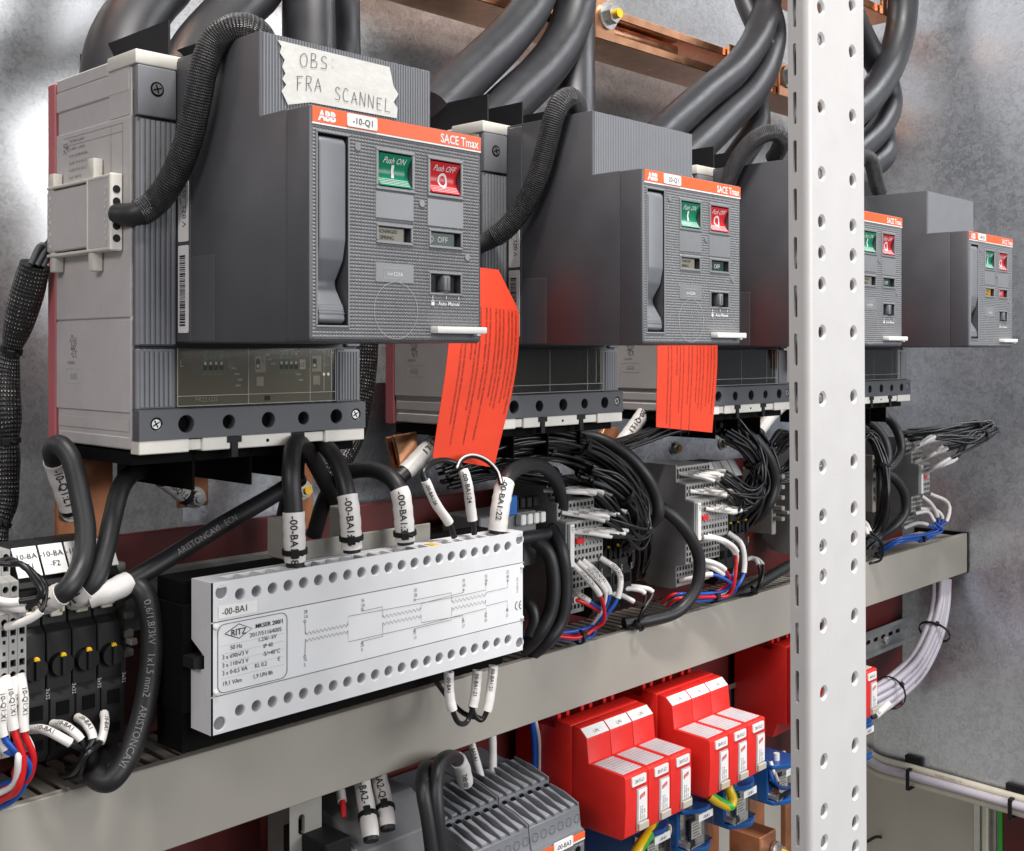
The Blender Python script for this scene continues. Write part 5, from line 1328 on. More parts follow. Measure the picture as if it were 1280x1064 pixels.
wires('control_wires', 'fan of black control wires with white sleeves under the smaller red tag', st, [(938, 622, 0.680), (948, 600, 0.685), (946, 570, 0.69), (933, 545, 0.70), (910, 526, 0.715), (880, 520, 0.73), (850, 525, 0.745), (815, 540, 0.75)], K, 0.0015, jit=0.009, ties=(0.12, 0.55), mark='20/30')
st = []
for i in range(4): st.append([(1128 + i * 3, 568 - i, 0.720), (1146 + i * 3, 558 - i * 1.5, 0.690), (1162 + i * 3, 546 + i, 0.675)])
for i in range(4): st.append([(1144 + i * 3, 578 - i, 0.709), (1162 + i * 3, 570 - i, 0.685), (1178 + i * 3, 557 + i * 2, 0.67)])
for i in range(3): st.append([(1152 + i * 3, 592 - i, 0.699), (1170 + i * 3, 584 - i, 0.675), (1188 + i * 2, 575 - i, 0.66)])
wires('control_wires', 'bunch of black wires with white sleeves sticking out at the right by the end wall', st, [(1216, 550, 0.645), (1234, 542, 0.640), (1240, 537, 0.642), (1231, 532, 0.655), (1200, 536, 0.675), (1165, 541, 0.70), (1130, 545, 0.73)], K, 0.0019, jit=0.007, ties=(0.12, 0.45), mark='40/50')
# loose black wires under the second breaker and behind the post
rnd = random.Random(11)
for i, (lab, pts) in enumerate((('black wire bundle bowing down left of the white post', [(900, 520, 0.73), (930, 535, 0.72), (955, 560, 0.715), (966, 595, 0.71), (955, 635, 0.715), (935, 650, 0.73)]), ('black wire bundle crossing under the second breaker', [(600, 570, 0.735), (650, 560, 0.73), (700, 570, 0.725), (750, 600, 0.72), (790, 640, 0.715), (805, 690, 0.715), (800, 720, 0.73)]), ('dense black wire bundle under the large red tag', [(560, 585, 0.735), (605, 566, 0.725), (650, 556, 0.718), (700, 556, 0.712), (745, 572, 0.71), (782, 604, 0.708), (802, 645, 0.71), (806, 690, 0.725)]), ('black wires sagging between the transformer and the second terminal block', [(560, 600, 0.74), (610, 590, 0.735), (655, 592, 0.73), (700, 600, 0.725), (740, 622, 0.72), (765, 650, 0.72), (775, 690, 0.735)]), ('upper black wires sweeping under the second breaker', [(600, 560, 0.71), (650, 548, 0.705), (700, 550, 0.70), (750, 566, 0.698), (785, 596, 0.696), (800, 630, 0.70), (800, 660, 0.71)]), ('short black wire tangle in front of the second terminal block', [(735, 590, 0.70), (765, 606, 0.692), (790, 632, 0.688), (796, 660, 0.69), (780, 680, 0.70)]), ('short black wire tangle in front of the third terminal block', [(905, 545, 0.70), (930, 560, 0.692), (945, 590, 0.688), (942, 622, 0.69), (925, 645, 0.70)]), ('black wires sagging behind the smaller red tag', [(770, 560, 0.75), (810, 545, 0.74), (850, 532, 0.73), (900, 532, 0.72), (935, 550, 0.712), (950, 590, 0.705), (945, 630, 0.71), (930, 655, 0.73)]), ('black wire bundle coiled right behind the white post', [(1060, 560, 0.73), (1085, 540, 0.72), (1100, 570, 0.71), (1105, 620, 0.70), (1098, 660, 0.71), (1080, 680, 0.72)]), ('black wires fanning behind the farthest terminal block', [(970, 560, 0.74), (985, 545, 0.73), (1000, 560, 0.72), (990, 590, 0.73), (960, 600, 0.74)]))):
    mp = [aty(*p) for p in pts]; root = thing('wire_bundle', lab, 'wires', mp[-1], 'loose black wire bundles')
    for k_ in range(17):
        off = Vector((rnd.uniform(-1, 1), rnd.uniform(-1, 1), rnd.uniform(-1, 1))) * 0.0075
        tube('wire', [m_ + off + Vector((rnd.uniform(-1, 1), rnd.uniform(-1, 1), rnd.uniform(-1, 1))) * 0.0026 for m_ in mp], 0.0018, 'wire', root, 7, 6)
    tie(root, Path(mp, 6), 0.45, 0.010)
# thick black cables among the terminal blocks
G = 'thick black cables among the terminal blocks'
for lab, pts in (
    ('thick black cable arching from under the second breaker to the fuse holders', [(715, 545, 0.76), (745, 548, 0.74), (778, 564, 0.72), (805, 592, 0.705), (820, 622, 0.70), (822, 645, 0.70), (812, 655, 0.71)]),
    ('thinner black cable nested inside the arch under the second breaker', [(700, 565, 0.76), (740, 578, 0.735), (772, 600, 0.72), (792, 625, 0.712), (800, 650, 0.71), (796, 668, 0.715)]),
    ('thick black cable curving down onto the duct before the third terminal block', [(822, 632, 0.712), (842, 646, 0.700), (862, 670, 0.692), (874, 700, 0.690), (870, 735, 0.692), (850, 762, 0.698), (815, 775, 0.706), (780, 780, 0.72)]),
    ('left of two thick black cables dropping beside the transformer', [(668, 676, 0.715), (684, 690, 0.705), (692, 725, 0.70), (688, 765, 0.70), (672, 795, 0.705), (655, 812, 0.72)]),
    ('right of two thick black cables dropping beside the transformer', [(690, 660, 0.715), (702, 690, 0.70), (707, 730, 0.697), (702, 775, 0.698), (684, 802, 0.703), (664, 818, 0.72)]),
    ('short black cable bowing low behind the right end of the transformer', [(656, 752, 0.72), (664, 758, 0.712), (668, 775, 0.708), (662, 795, 0.71)]),
    ('thick black cable bowing down left of the white post', [(915, 528, 0.72), (940, 545, 0.71), (962, 575, 0.70), (968, 605, 0.70), (958, 635, 0.705), (945, 648, 0.72)]),
    ('thick black cable running along the duct to the white post', [(895, 755, 0.73), (920, 745, 0.728), (950, 728, 0.726), (985, 708, 0.724), (1010, 695, 0.724)]),
    ('outer thick cable bowing down right of the white post', [(1092, 520, 0.74), (1108, 522, 0.73), (1122, 540, 0.715), (1126, 562, 0.71), (1116, 582, 0.71), (1100, 592, 0.715)]),
    ('inner thick cable bowing down right of the white post', [(1070, 520, 0.73), (1090, 530, 0.72), (1106, 552, 0.71), (1109, 575, 0.705), (1100, 592, 0.71)]),
    ('thick cable dropping onto the duct right of the white post', [(1104, 590, 0.712), (1120, 600, 0.705), (1131, 620, 0.70), (1131, 640, 0.70), (1118, 658, 0.705), (1098, 672, 0.72)])):
    th = 0.0052 if 'thinner' in lab or 'short' in lab else 0.0066
    cable('power_cable', lab, PY_(pts), th, group=G)

# coloured wires into the duct
def cw(label, starts, mids, cols, r=0.0018, ties=(), mark=None, jit=0.004):
    return wires('duct_wires', label, starts, mids, cols, r, jit=jit, ties=ties, mark=mark, rs=1.55, group='coloured wires entering the duct')
cw('red and blue wires with white sleeves curling into the duct at the left edge', [[(6, 846, 0.698), (12, 870, 0.692), (17, 912, 0.688)], [(25, 843, 0.698), (29, 870, 0.692), (30, 914, 0.688)], [(-8, 895, 0.71), (0, 910, 0.70), (8, 938, 0.692)], [(12, 905, 0.71), (24, 915, 0.70), (37, 940, 0.69)], [(-2, 850, 0.698), (2, 880, 0.692), (4, 920, 0.69)], [(16, 846, 0.699), (22, 880, 0.694), (24, 930, 0.692)]], [(28, 952, 0.690), (22, 978, 0.696), (2, 994, 0.706), (-30, 1005, 0.72)], ['wirered', 'wirered', 'wireblue', 'wirered', 'wireblue', 'wirewhite'], 0.0021, mark='10-Q1:X1', jit=0.0045)
cw('white sleeved black wires dropping from the lettered fuse holders', [[(38, 912, 0.712), (55, 912, 0.70), (88, 929, 0.69)], [(66, 905, 0.712), (82, 908, 0.70), (101, 925, 0.692)], [(97, 897, 0.712), (108, 905, 0.70), (116, 924, 0.693)], [(130, 892, 0.712), (131, 905, 0.702), (125, 928, 0.694)]], [(106, 946, 0.694), (98, 960, 0.705), (80, 965, 0.73)], ['wire'], 0.0019, mark='-10-BA1', jit=0.004)
cw('blue, red and white wires with printed sleeves entering the duct beside the transformer', [[(714, 704, 0.699), (732, 722, 0.69), (750, 744, 0.684)], [(722, 702, 0.699), (740, 718, 0.69), (757, 740, 0.684)], [(728, 700, 0.699), (746, 716, 0.69), (762, 742, 0.684)], [(750, 697, 0.699), (774, 716, 0.685), (772, 748, 0.682)], [(706, 740, 0.722), (720, 742, 0.705), (737, 752, 0.694)], [(704, 758, 0.722), (712, 752, 0.71), (720, 750, 0.70)]], [(755, 775, 0.692), (742, 790, 0.70), (718, 797, 0.705), (690, 796, 0.712), (660, 800, 0.73)], ['wirered', 'wirewhite', 'wireblue', 'wireblue', 'wireblue', 'wirered'], 0.0019, ties=(0.38,), mark='10/20-Q1:X1', jit=0.0055)
cw('white sleeved black wires tied over the duct edge beside the transformer', [[(758, 742, 0.72), (776, 744, 0.71), (792, 752, 0.702)], [(768, 738, 0.722), (790, 736, 0.712), (806, 742, 0.704)], [(775, 733, 0.722), (798, 734, 0.712), (816, 740, 0.704)]], [(806, 768, 0.702), (798, 782, 0.708), (780, 788, 0.72)], ['wire'], 0.0017, ties=(0.45,), jit=0.005)
cw('blue, red and white wires with sleeves entering the duct under the third block', [[(879, 672, 0.699), (900, 675, 0.69), (919, 692, 0.685)], [(884, 670, 0.699), (905, 676, 0.688), (921, 690, 0.683)], [(910, 666, 0.70), (927, 680, 0.688), (930, 716, 0.684)], [(864, 700, 0.71), (886, 702, 0.695), (906, 712, 0.688)], [(868, 704, 0.71), (888, 708, 0.695), (904, 718, 0.69)], [(850, 726, 0.722), (870, 722, 0.705), (890, 718, 0.694)]], [(916, 730, 0.690), (906, 742, 0.698), (880, 746, 0.704), (848, 748, 0.71), (832, 756, 0.73)], ['wirered', 'wirewhite', 'wireblue', 'wirered', 'wireblue', 'wireblue'], 0.0019, ties=(0.30,), jit=0.0055)
cw('white sleeved black wires tied over the duct left of the white post', [[(930, 700, 0.72), (942, 698, 0.712), (948, 706, 0.704)], [(936, 698, 0.722), (946, 699, 0.714), (953, 706, 0.706)]], [(950, 725, 0.702), (942, 738, 0.708), (925, 742, 0.72)], ['wire'], 0.0017, ties=(0.45,), jit=0.004)
cw('bundle of blue wires with white sleeves entering the duct by the end wall', [[(1152, 620, 0.70), (1164, 630, 0.692), (1172, 646, 0.688)], [(1162, 617, 0.70), (1186, 630, 0.685), (1183, 652, 0.684)], [(1144, 642, 0.71), (1160, 640, 0.698), (1168, 652, 0.69)], [(1130, 660, 0.722), (1146, 654, 0.708), (1160, 656, 0.695)], [(1150, 636, 0.705), (1170, 638, 0.692), (1178, 648, 0.688)]], [(1172, 664, 0.690), (1158, 672, 0.698), (1138, 674, 0.704), (1118, 678, 0.712), (1100, 690, 0.73)], ['wireblue'], 0.0018, ties=(0.30,), jit=0.004)
cw('black wires curling into the duct right beside the white post', [[(1080, 652, 0.715), (1084, 656, 0.708), (1088, 664, 0.702)], [(1078, 658, 0.715), (1082, 660, 0.708), (1085, 668, 0.702)]], [(1100, 680, 0.700), (1098, 695, 0.704), (1084, 700, 0.715)], ['wire'], 0.0017, ties=(0.5,), jit=0.004)
# small sleeved wires at the left terminal block
cw('pale pink sleeved black wires curling from the left terminal block', [[(-12, 748, 0.70), (8, 753, 0.694), (24, 752, 0.690)], [(6, 756, 0.699), (18, 760, 0.694), (33, 760, 0.690)], [(8, 784, 0.699), (28, 778, 0.690), (51, 764, 0.682)]], [(58, 748, 0.682), (52, 730, 0.686), (35, 716, 0.692), (10, 708, 0.70), (-15, 706, 0.71)], ['wire'], 0.0017, jit=0.0045)
# blue box of the device behind the right end of the transformer
sbx = thing('relay_socket', 'small grey socket with blue and white levers behind the transformer end', 'relay socket', aty(650, 655, 0.72))
c = aty(600, 640, 0.725); mb = MB(); mb.box(c.x, c.x + 0.075, 0.725, 0.775, -0.20, c.z - 0.006, 'terminalside', 0.001, 1); build(mb, 'body', sbx)
for i in range(4):
    mb = MB(); mb.box(c.x + 0.045 + i * 0.009, c.x + 0.052 + i * 0.009, 0.716, 0.7245, -0.160, -0.150, 'white', 0.001, 1); build(mb, 'lever', sbx)
    mb = MB(); mb.box(c.x + 0.045 + i * 0.009, c.x + 0.052 + i * 0.009, 0.7255, 0.735, -0.146, -0.136, 'black', 0.001, 1); build(mb, 'terminal', sbx)
mb = MB(); mb.box(c.x + 0.02, c.x + 0.044, 0.720, 0.7245, -0.150, -0.132, 'bluebit', 0.001, 1); build(mb, 'blue_tab', sbx)
# ---------------------------------------------------------------- red surge arresters
def arrester(X0, label, ids):
    w = 0.0353; r = thing('surge_arrester', label, 'surge arrester', (X0 + 1.5 * w, 0.79, -0.472), 'red surge arresters below the duct')
    mb = MB(); mb.prism([(0.716, -0.4545), (0.716, -0.3595), (0.735, -0.3585), (0.738, -0.366), (0.790, -0.368), (0.790, -0.474), (0.735, -0.474), (0.728, -0.4555)], 'x', X0 - 0.0006, X0 + 3 * w + 0.0006, 'arrester', 0.0012, 2)
    for i in range(3):
        for dx in (0.010, 0.023):
            mb.box(X0 + i * w + dx, X0 + i * w + dx + 0.005, 0.742, 0.748, -0.367, -0.357, 'arrester', 0.0006, 1)
    base = build(mb, 'base', r)
    for i in range(3):
        x0, x1 = X0 + i * w + 0.0003, X0 + (i + 1) * w - 0.0003
        prof = [(0.7155, -0.4535), (0.6560, -0.4530), (0.6515, -0.4500), (0.6500, -0.4200), (0.6505, -0.3945), (0.6525, -0.3930), (0.6945, -0.3915), (0.6968, -0.3690), (0.7060, -0.3605), (0.7155, -0.3597)]
        mb = MB(); mb.prism(prof, 'x', x0, x1, 'arrester', 0.0007, 2)
        m_ = build(mb, 'module', r)
        a, b = Vector((0, 0.6972, -0.3683)), Vector((0, 0.7052, -0.3610)); nrm = Vector((0, -0.0073, 0.008)).normalized() * 0.0004
        mb = MB(); mb.add([(x0 + 0.0006, a.y + nrm.y, a.z + nrm.z), (x1 - 0.0006, a.y + nrm.y, a.z + nrm.z), (x1 - 0.0006, b.y + nrm.y, b.z + nrm.z), (x0 + 0.0006, b.y + nrm.y, b.z + nrm.z)], [(0, 1, 2, 3)], 'paper')
        mb.text('L/N', Vector(((x0 + x1) / 2, a.y, a.z)) + nrm * 1.6 + (b - a) * 0.25, XU, b - a, 0.0050, 'printgrey', 'c'); build(mb, 'marker_strip', m_)
        mb = MB(); mb.ribs((x0 + 0.0035, 0.6570, -0.39255), YU, -XU, 0.034, -(x1 - x0 - 0.007), 1, 0.0, 'lilac') if False else None
        n_ = 9
        for k_ in range(n_):
            y0 = 0.6560 + k_ * 0.0040; z_ = -0.3930 + (y0 - 0.6525) / 0.042 * 0.0015
            mb.box(x0 + 0.003, x1 - 0.003, y0, y0 + 0.0034, z_ - 0.001, z_ + 0.0006, 'printlight2', 0.0003, 1)
        build(mb, 'vent_patch', m_)
        mb = MB(); mb.prism(rrect(x0 + 0.0085, x0 + 0.0300, -0.4045, -0.3958, 0.0012, 3), 'y', 0.6490, 0.6503, 'paper'); mb.text(ids[i], ((x0 + 0.01925), 0.6488, -0.4020), XU, ZU, 0.0048, 'ink', 'c', 0.85); build(mb, 'id_sticker', m_)
        mb = MB(); mb.box(x0 + 0.0165, x0 + 0.0315, 0.6494, 0.6510, -0.4475, -0.4085, 'printlight', 0.0003, 1)
        mb.box(x0 + 0.0180, x0 + 0.0310, 0.6488, 0.6494, -0.4385, -0.4100, 'paper')
        mb.box(x0 + 0.0170, x0 + 0.0318, 0.6468, 0.6494, -0.4470, -0.4400, 'clearwhite', 0.0006, 1)
        mb.add([(x0 + 0.0195, 0.6486, -0.4185), (x0 + 0.0275, 0.6486, -0.4160), (x0 + 0.0275, 0.6486, -0.4125), (x0 + 0.0195, 0.6486, -0.4150)], [(0, 1, 2, 3)], 'btnred')
        mb.text('DEHN', (x0 + 0.0202, 0.6485, -0.4176), V(1, 0, 0.31), ZU, 0.0024, 'paper')
        for j, s_ in enumerate(('DEHNguard', 'DG MOD E', '275  900')): mb.text(s_, (x0 + 0.0215 + j * 0.0032, 0.6486, -0.4380), ZU, -XU, 0.0026, 'ink')
        build(mb, 'rating_window', m_)
    return r
mat('printlight2', (0.55, 0.55, 0.57), 0.5)
mat('clearwhite', (0.50, 0.46, 0.38), 0.15)
arrester(0.832, 'red surge arrester nearest the grey relay modules', ('20-F1.L1', '20-F1.L2', '20-F1.L3'))
arrester(0.9700, 'red surge arrester in the middle, under the smaller red tag', ('30-F1.L1', '30-F1.L2', '30-F1.L3'))
arrester(1.2330, 'red surge arrester crossing behind the white post', ('40-F1.L1', '40-F1.L2', '40-F1.L3'))

# ---------------------------------------------------------------- blue meter terminals with clear lids
def bluebox(X1, label, w=0.050):
    X0 = X1 - w; z1, z0 = -0.477, -0.516; r = thing('blue_terminal_box', label, 'terminal box', ((X0 + X1) / 2, 0.75, z0), 'blue terminal boxes with clear lids')
    mb = MB(); mb.box(X0, X1, 0.690, 0.752, z0, z1, 'bluebox', 0.001, 1); build(mb, 'base', r)
    for z in (z1 - 0.001, z0 - 0.003):
        pr = [(X0, 0.752), (X0, 0.684)] + [(X0 + w * t, 0.684 - 0.013 * math.sin(math.pi * t)) for t in (0.15, 0.3, 0.5, 0.7, 0.85)] + [(X1, 0.684), (X1, 0.752)]
        mb = MB(); mb.prism(pr[::-1], 'z', z, z + 0.005, 'bluebox', 0.0006, 1); build(mb, 'flange', r)
    mb = MB(); mb.box(X0 + 0.003, X1 - 0.003, 0.6775, 0.6890, z0 + 0.0025, z1 - 0.0015, 'clearplastic'); build(mb, 'clear_lid', r)
    mb = MB(); mb.box(X0 + 0.018, X1 - 0.014, 0.6850, 0.6856, z0 + 0.007, z1 - 0.014, 'printlight2')
    for k_ in range(5): mb.box(X0 + 0.020, X1 - 0.017 - 0.003 * (k_ % 2), 0.6846, 0.6849, z0 + 0.009 + k_ * 0.0030, z0 + 0.0101 + k_ * 0.0030, 'printgrey')
    mb.box(X0 + 0.018, X1 - 0.006, 0.6760, 0.6770, z1 - 0.0115, z1 - 0.004, 'paper'); mb.text('-10-K1', ((X0 + X1) / 2 + 0.006, 0.6757, z1 - 0.0098), XU, ZU, 0.0045, 'ink', 'c'); build(mb, 'label', r)
    mb = MB(); mb.cyl((X0 + 0.005, 0.700, z0 + 0.006), (X0 + 0.005, 0.680, z0 + 0.006), 0.004, 'zinc', n=10); build(mb, 'screw', r); mb = MB(); mb.cyl((X0 + 0.02, 0.69, z1 + 0.004), (X0 + 0.02, 0.69, z1 + 0.012), 0.0035, 'white', n=10); build(mb, 'stud', r)
for x_, lab in ((0.944, 'blue box with clear lid at the bottom edge under the nearest arrester'), (1.020, 'blue box with clear lid under the gap between two arresters'), (1.106, 'blue box with clear lid under the middle arrester'), (1.196, 'blue box with clear lid close to the left of the white post'), (1.388, 'blue box with clear lid just right of the white post')):
    bluebox(x_, lab)
# copper uprights and a bolted block below
def upright(label, px, Y, w, top, name='copper_bar'):
    c = aty(px, top, Y); mb = MB(); mb.box(c.x, c.x + w, Y, Y + 0.008, -0.80, c.z, 'copperdull', 0.001, 1); build(mb, name, label=label, cat='copper bar', group='upright copper bars at the bottom')
upright('upright copper bar under the gap between the arresters', 886, 0.745, 0.022, 1020)
upright('upright copper bar left of the white post, below the middle blue box', 938, 0.765, 0.034, 990)
upright('dark copper bar right against the white post', 982, 0.78, 0.022, 985)
c = aty(950, 1048, 0.70); cb = thing('copper_block', 'bolted copper block at the bottom edge left of the white post', 'copper block', (c.x, 0.70, c.z - 0.04))
mb = MB(); mb.box(c.x, c.x + 0.036, 0.70, 0.742, c.z - 0.05, c.z, 'copperdull', 0.001, 1); build(mb, 'block', cb)
mb = MB(); p = aty(968, 1062, 0.699); mb.cyl(p, p - YU * 0.004, 0.010, 'zinc', n=20); mb.cyl(p - YU * 0.004, p - YU * 0.012, 0.0075, 'zinc', n=6); mb.cyl(p - YU * 0.012, p - YU * 0.016, 0.004, 'yellow', n=10); build(mb, 'bolt', cb)
# earth and neutral wires between arresters and boxes
G = 'wires between arresters and blue boxes'
def striped(label, pts, r):
    path = Path(PY_(pts), 8); root = thing('earth_wire', label, 'wire', path.p[-1], 'green and yellow earth wires')
    tube('jacket', path, r, 'wireyellow', root, 14)
    mb = MB(); vs = []; k_ = len(path.p)
    for i, p in enumerate(path.p):
        t = (path.p[min(i + 1, k_ - 1)] - path.p[max(i - 1, 0)]).normalized(); N = Vector((0.75, -0.55, -0.1)); N = (N - t * t.dot(N)).normalized(); B = N.cross(t)
        for a in (-0.75, -0.35, 0.0, 0.35, 0.75): vs.append(p + (N * math.cos(a) + B * math.sin(a)) * (r + 0.0003))
    mb.add(vs, [(i * 5 + j, i * 5 + j + 1, i * 5 + j + 6, i * 5 + j + 5) for i in range(k_ - 1) for j in range(4)], 'wiregreen'); build(mb, 'green_stripe', root)
striped('green and yellow earth wire under the nearest red arrester', [(816, 1026, 0.69), (812, 1040, 0.682), (804, 1052, 0.675), (796, 1066, 0.672), (792, 1090, 0.672)], 0.0058)
striped('green and yellow earth wire under the middle red arrester', [(886, 994, 0.675), (898, 1002, 0.670), (913, 1007, 0.664), (916, 1000, 0.664), (911, 986, 0.668), (908, 975, 0.675)], 0.0052)
for lab, pts, m_ in (('cream wire looping under the nearest arrester', [(820, 1030, 0.715), (824, 1040, 0.705), (834, 1046, 0.70), (838, 1032, 0.70), (834, 1018, 0.71)], 'cream'), ('cream wire looping beside the first blue box', [(842, 1018, 0.715), (848, 1032, 0.705), (858, 1038, 0.70), (862, 1020, 0.70), (860, 1004, 0.71)], 'cream'), ('cream wire hanging by the middle arrester end', [(980, 940, 0.72), (978, 958, 0.71), (972, 968, 0.70), (966, 962, 0.70), (962, 950, 0.71)], 'cream'), ('cream wire curving to the white post', [(984, 945, 0.72), (992, 958, 0.715), (1004, 966, 0.71)], 'cream'), ('blue wire looping between the middle arrester and the white post', [(961, 955, 0.69), (966, 975, 0.685), (978, 985, 0.685), (992, 980, 0.69), (1006, 970, 0.70)], 'wireblue'), ('dark blue wire curving to the second blue box', [(832, 1064, 0.70), (846, 1058, 0.70), (858, 1046, 0.70), (866, 1030, 0.70)], 'bluebox'), ('white and blue striped tail under the middle arrester end', [(963, 952, 0.688), (967, 964, 0.684), (972, 976, 0.683)], 'wirewhite')):
    cable('link_wire', lab, PY_(pts), 0.0024, m_, group=G, cat='wire', n=10)

# ---------------------------------------------------------------- grey stepped relay modules (-00-BA3)
def relay(X0, n, label, idtxt):
    w = 0.066; r = thing('relay_module', label, 'relay', (X0 + w / 2, 0.79, -0.52), 'grey stepped relay modules')
    mb = MB(); mb.prism([(0.790, -0.3845), (0.741, -0.3885), (0.6985, -0.3935), (0.6977, -0.4025), (0.662, -0.4075), (0.660, -0.4250), (0.656, -0.4265), (0.656, -0.520), (0.790, -0.520)], 'x', X0, X0 + w, 'abbgrey', 0.0007, 1)
    body = build(mb, 'body', r)
    p_ = w / n
    for tier, (ya, za, yb, zb_) in enumerate(((0.742, -0.3872, 0.6985, -0.3920), (0.6970, -0.4010, 0.6625, -0.4060))):
        for i in range(n + 1):
            x = min(max(X0 + i * p_, X0 + 0.0008), X0 + w - 0.0008); mb = MB()
            mb.prism([(ya, za - 0.003), (yb, zb_ - 0.003), (yb, zb_ + 0.0015), ((ya + yb) / 2, (za + zb_) / 2 + 0.005), (ya, za + 0.0052)], 'x', x - 0.0007, x + 0.0007, 'abbgrey', 0.0003, 1); build(mb, 'partition', r)
        for i in range(n):
            x = X0 + i * p_; mb = MB(); mb.prism([(ya, za - 0.002), (yb + 0.003, zb_ - 0.002), (yb + 0.003, zb_ + 0.0006), ((ya + yb) / 2, (za + zb_) / 2 - 0.0002), (ya, za + 0.0028)], 'x', x + 0.0026, x + p_ - 0.0026, 'abblight', 0.0003, 1); build(mb, 'terminal_cup', r)
    mb = MB()
    for i in range(n):
        x = X0 + (i + 0.5) * p_
        mb = MB(); mb.cyl((x, 0.6974, -0.3985), (x, 0.6969, -0.3985), 0.0036, 'deepblack', n=16); build(mb, 'screw_opening', r); mb = MB()
        k_ = 16; mb.stroke([V(x + 0.0036 * math.cos(2 * math.pi * j / k_), 0.6600, -0.4165 + 0.0036 * math.sin(2 * math.pi * j / k_)) for j in range(k_ + 1)], 0.0005, -YU, 'stripgrey'); build(mb, 'screw_ring', r)
    mb = MB(); mb.box(X0 + 0.0012, X0 + w - 0.0008, 0.6548, 0.6558, -0.4330, -0.4275, 'orange', 0.0002, 1); mb.box(X0 + 0.0012, X0 + w - 0.0008, 0.6550, 0.6558, -0.4345, -0.4332, 'printwhite'); build(mb, 'brand_strip', r)
    mb = MB(); mb.text('ABB', (X0 + 0.003, 0.6544, -0.4322), XU, ZU, 0.0050, 'printwhite', bold=0.05, squeeze=0.88); mb.text('CM-MPS', (X0 + w - 0.003, 0.6552, -0.4390), XU, ZU, 0.0034, 'printlight', 'r'); build(mb, 'brand_lettering', r)
    mb = MB(); mb.prism(rrect(X0 + 0.0225, X0 + 0.0475, -0.4345, -0.4255, 0.001, 2), 'y', 0.6535, 0.6546, 'paper'); mb.text(idtxt, (X0 + 0.035, 0.6533, -0.4325), XU, ZU, 0.0058, 'ink', 'c'); build(mb, 'id_sticker', r)
    mb = MB()
    for k_, z in enumerate((-0.441, -0.447, -0.453)): mb.cyl((X0 + w - 0.010, 0.6560, z), (X0 + w - 0.010, 0.6545, z), 0.0028, 'deepblack', n=12); mb.box(X0 + 0.006, X0 + w - 0.016, 0.6555, 0.6560, z - 0.0003, z + 0.0003, 'printlight')
    build(mb, 'dial', r)
relay(0.7144, 6, 'right grey relay module with orange strip beside the nearest red arrester', '-00-BA3')
relay(0.6474, 6, 'left grey relay module with thick black cables in front', '-00-BA2')
# housing behind and left of the relay modules
c = aty(446, 1010, 0.70); mb = MB(); mb.prism([(0.790, -0.372), (0.735, -0.372), (0.700, -0.392), (0.700, -0.52), (0.790, -0.52)], 'x', 0.560, 0.6450, 'terminalside', 0.0015, 2)
build(mb, 'device_housing', label='plain dark beige device housing left of the grey relay modules', cat='housing')
# wires into the relay modules
G = 'wires above the relay modules'
cable('relay_wire', 'thin wire with white sleeve dropping onto the left relay module', PY_([(587, 922, 0.745), (594, 945, 0.742), (601, 970, 0.738), (604, 982, 0.735)]), 0.0022, 'btnred', sleeves=[(0.0, 0.84, 1.55, '-00-BA3:A1', 0.0042)], group=G, cat='wire')
cable('relay_wire', 'thin wire with white sleeve dropping straight onto the right relay module', PY_([(615, 905, 0.745), (616, 940, 0.742), (616, 970, 0.738), (616, 980, 0.735)]), 0.0024, 'btnred', sleeves=[(0.0, 0.88, 1.6)], group=G, cat='wire')
cable('power_cable', 'left thick black cable bending down before the relay modules', PY_([(545, 975, 0.71), (540, 960, 0.70), (530, 964, 0.685), (529, 990, 0.672), (535, 1025, 0.665), (542, 1080, 0.66)]), 0.0058, sleeves=[(0.0, 0.17, 1.1)], group='thick cables before the relay modules')
cable('power_cable', 'right thick black cable with white sleeve bending down before the relay modules', PY_([(582, 978, 0.715), (576, 955, 0.705), (562, 946, 0.69), (549, 956, 0.677), (545, 985, 0.668), (547, 1020, 0.662), (552, 1080, 0.66)]), 0.0058, sleeves=[(0.0, 0.24, 1.18, '-00-BA2', 0.006)], group='thick cables before the relay modules')
# left relay with red strip
rl = thing('miniature_breaker', 'black device with a red strip and white label at the bottom edge', 'circuit breaker', aty(470, 1064, 0.69))
a = aty(452, 1060, 0.665).x; b = aty(530, 1030, 0.665).x
mb = MB(); mb.box(0.545, 0.612, 0.668, 0.74, -0.52, -0.418, 'black', 0.001, 1); build(mb, 'body', rl)
for i in range(4):
    mb = MB(); mb.box(0.546 + i * 0.0205, 0.548 + i * 0.0205, 0.670, 0.735, -0.4175, -0.4100, 'black', 0.0004, 1); build(mb, 'partition', rl)
mb = MB(); mb.box(0.545, 0.612, 0.6665, 0.6678, -0.4270, -0.4190, 'btnred', 0.0002, 1); build(mb, 'red_strip', rl)
mb = MB(); mb.box(0.547, 0.588, 0.6650, 0.6663, -0.4275, -0.4185, 'paper', 0.0002, 1); mb.text('-00-AQ1', (0.586, 0.6648, -0.4260), XU, ZU, 0.0066, 'ink', 'r'); build(mb, 'label', rl)
mb = MB(); mb.prism([(0.690, -0.40), (0.690, -0.37), (0.745, -0.37), (0.745, -0.40)], 'x', 0.520, 0.545, 'black', 0.001, 1); build(mb, 'auxiliary_block', rl)
G = 'sleeved leads at the bottom left'
cable('device_lead', 'thin white sleeved lead left of the two lettered sleeves', PY_([(420, 940, 0.750), (426, 990, 0.735), (429, 1010, 0.724), (430, 1022, 0.72)]), 0.0024, 'btnred', sleeves=[(0.0, 0.75, 1.6, '-20:A1', 0.004)], group=G)
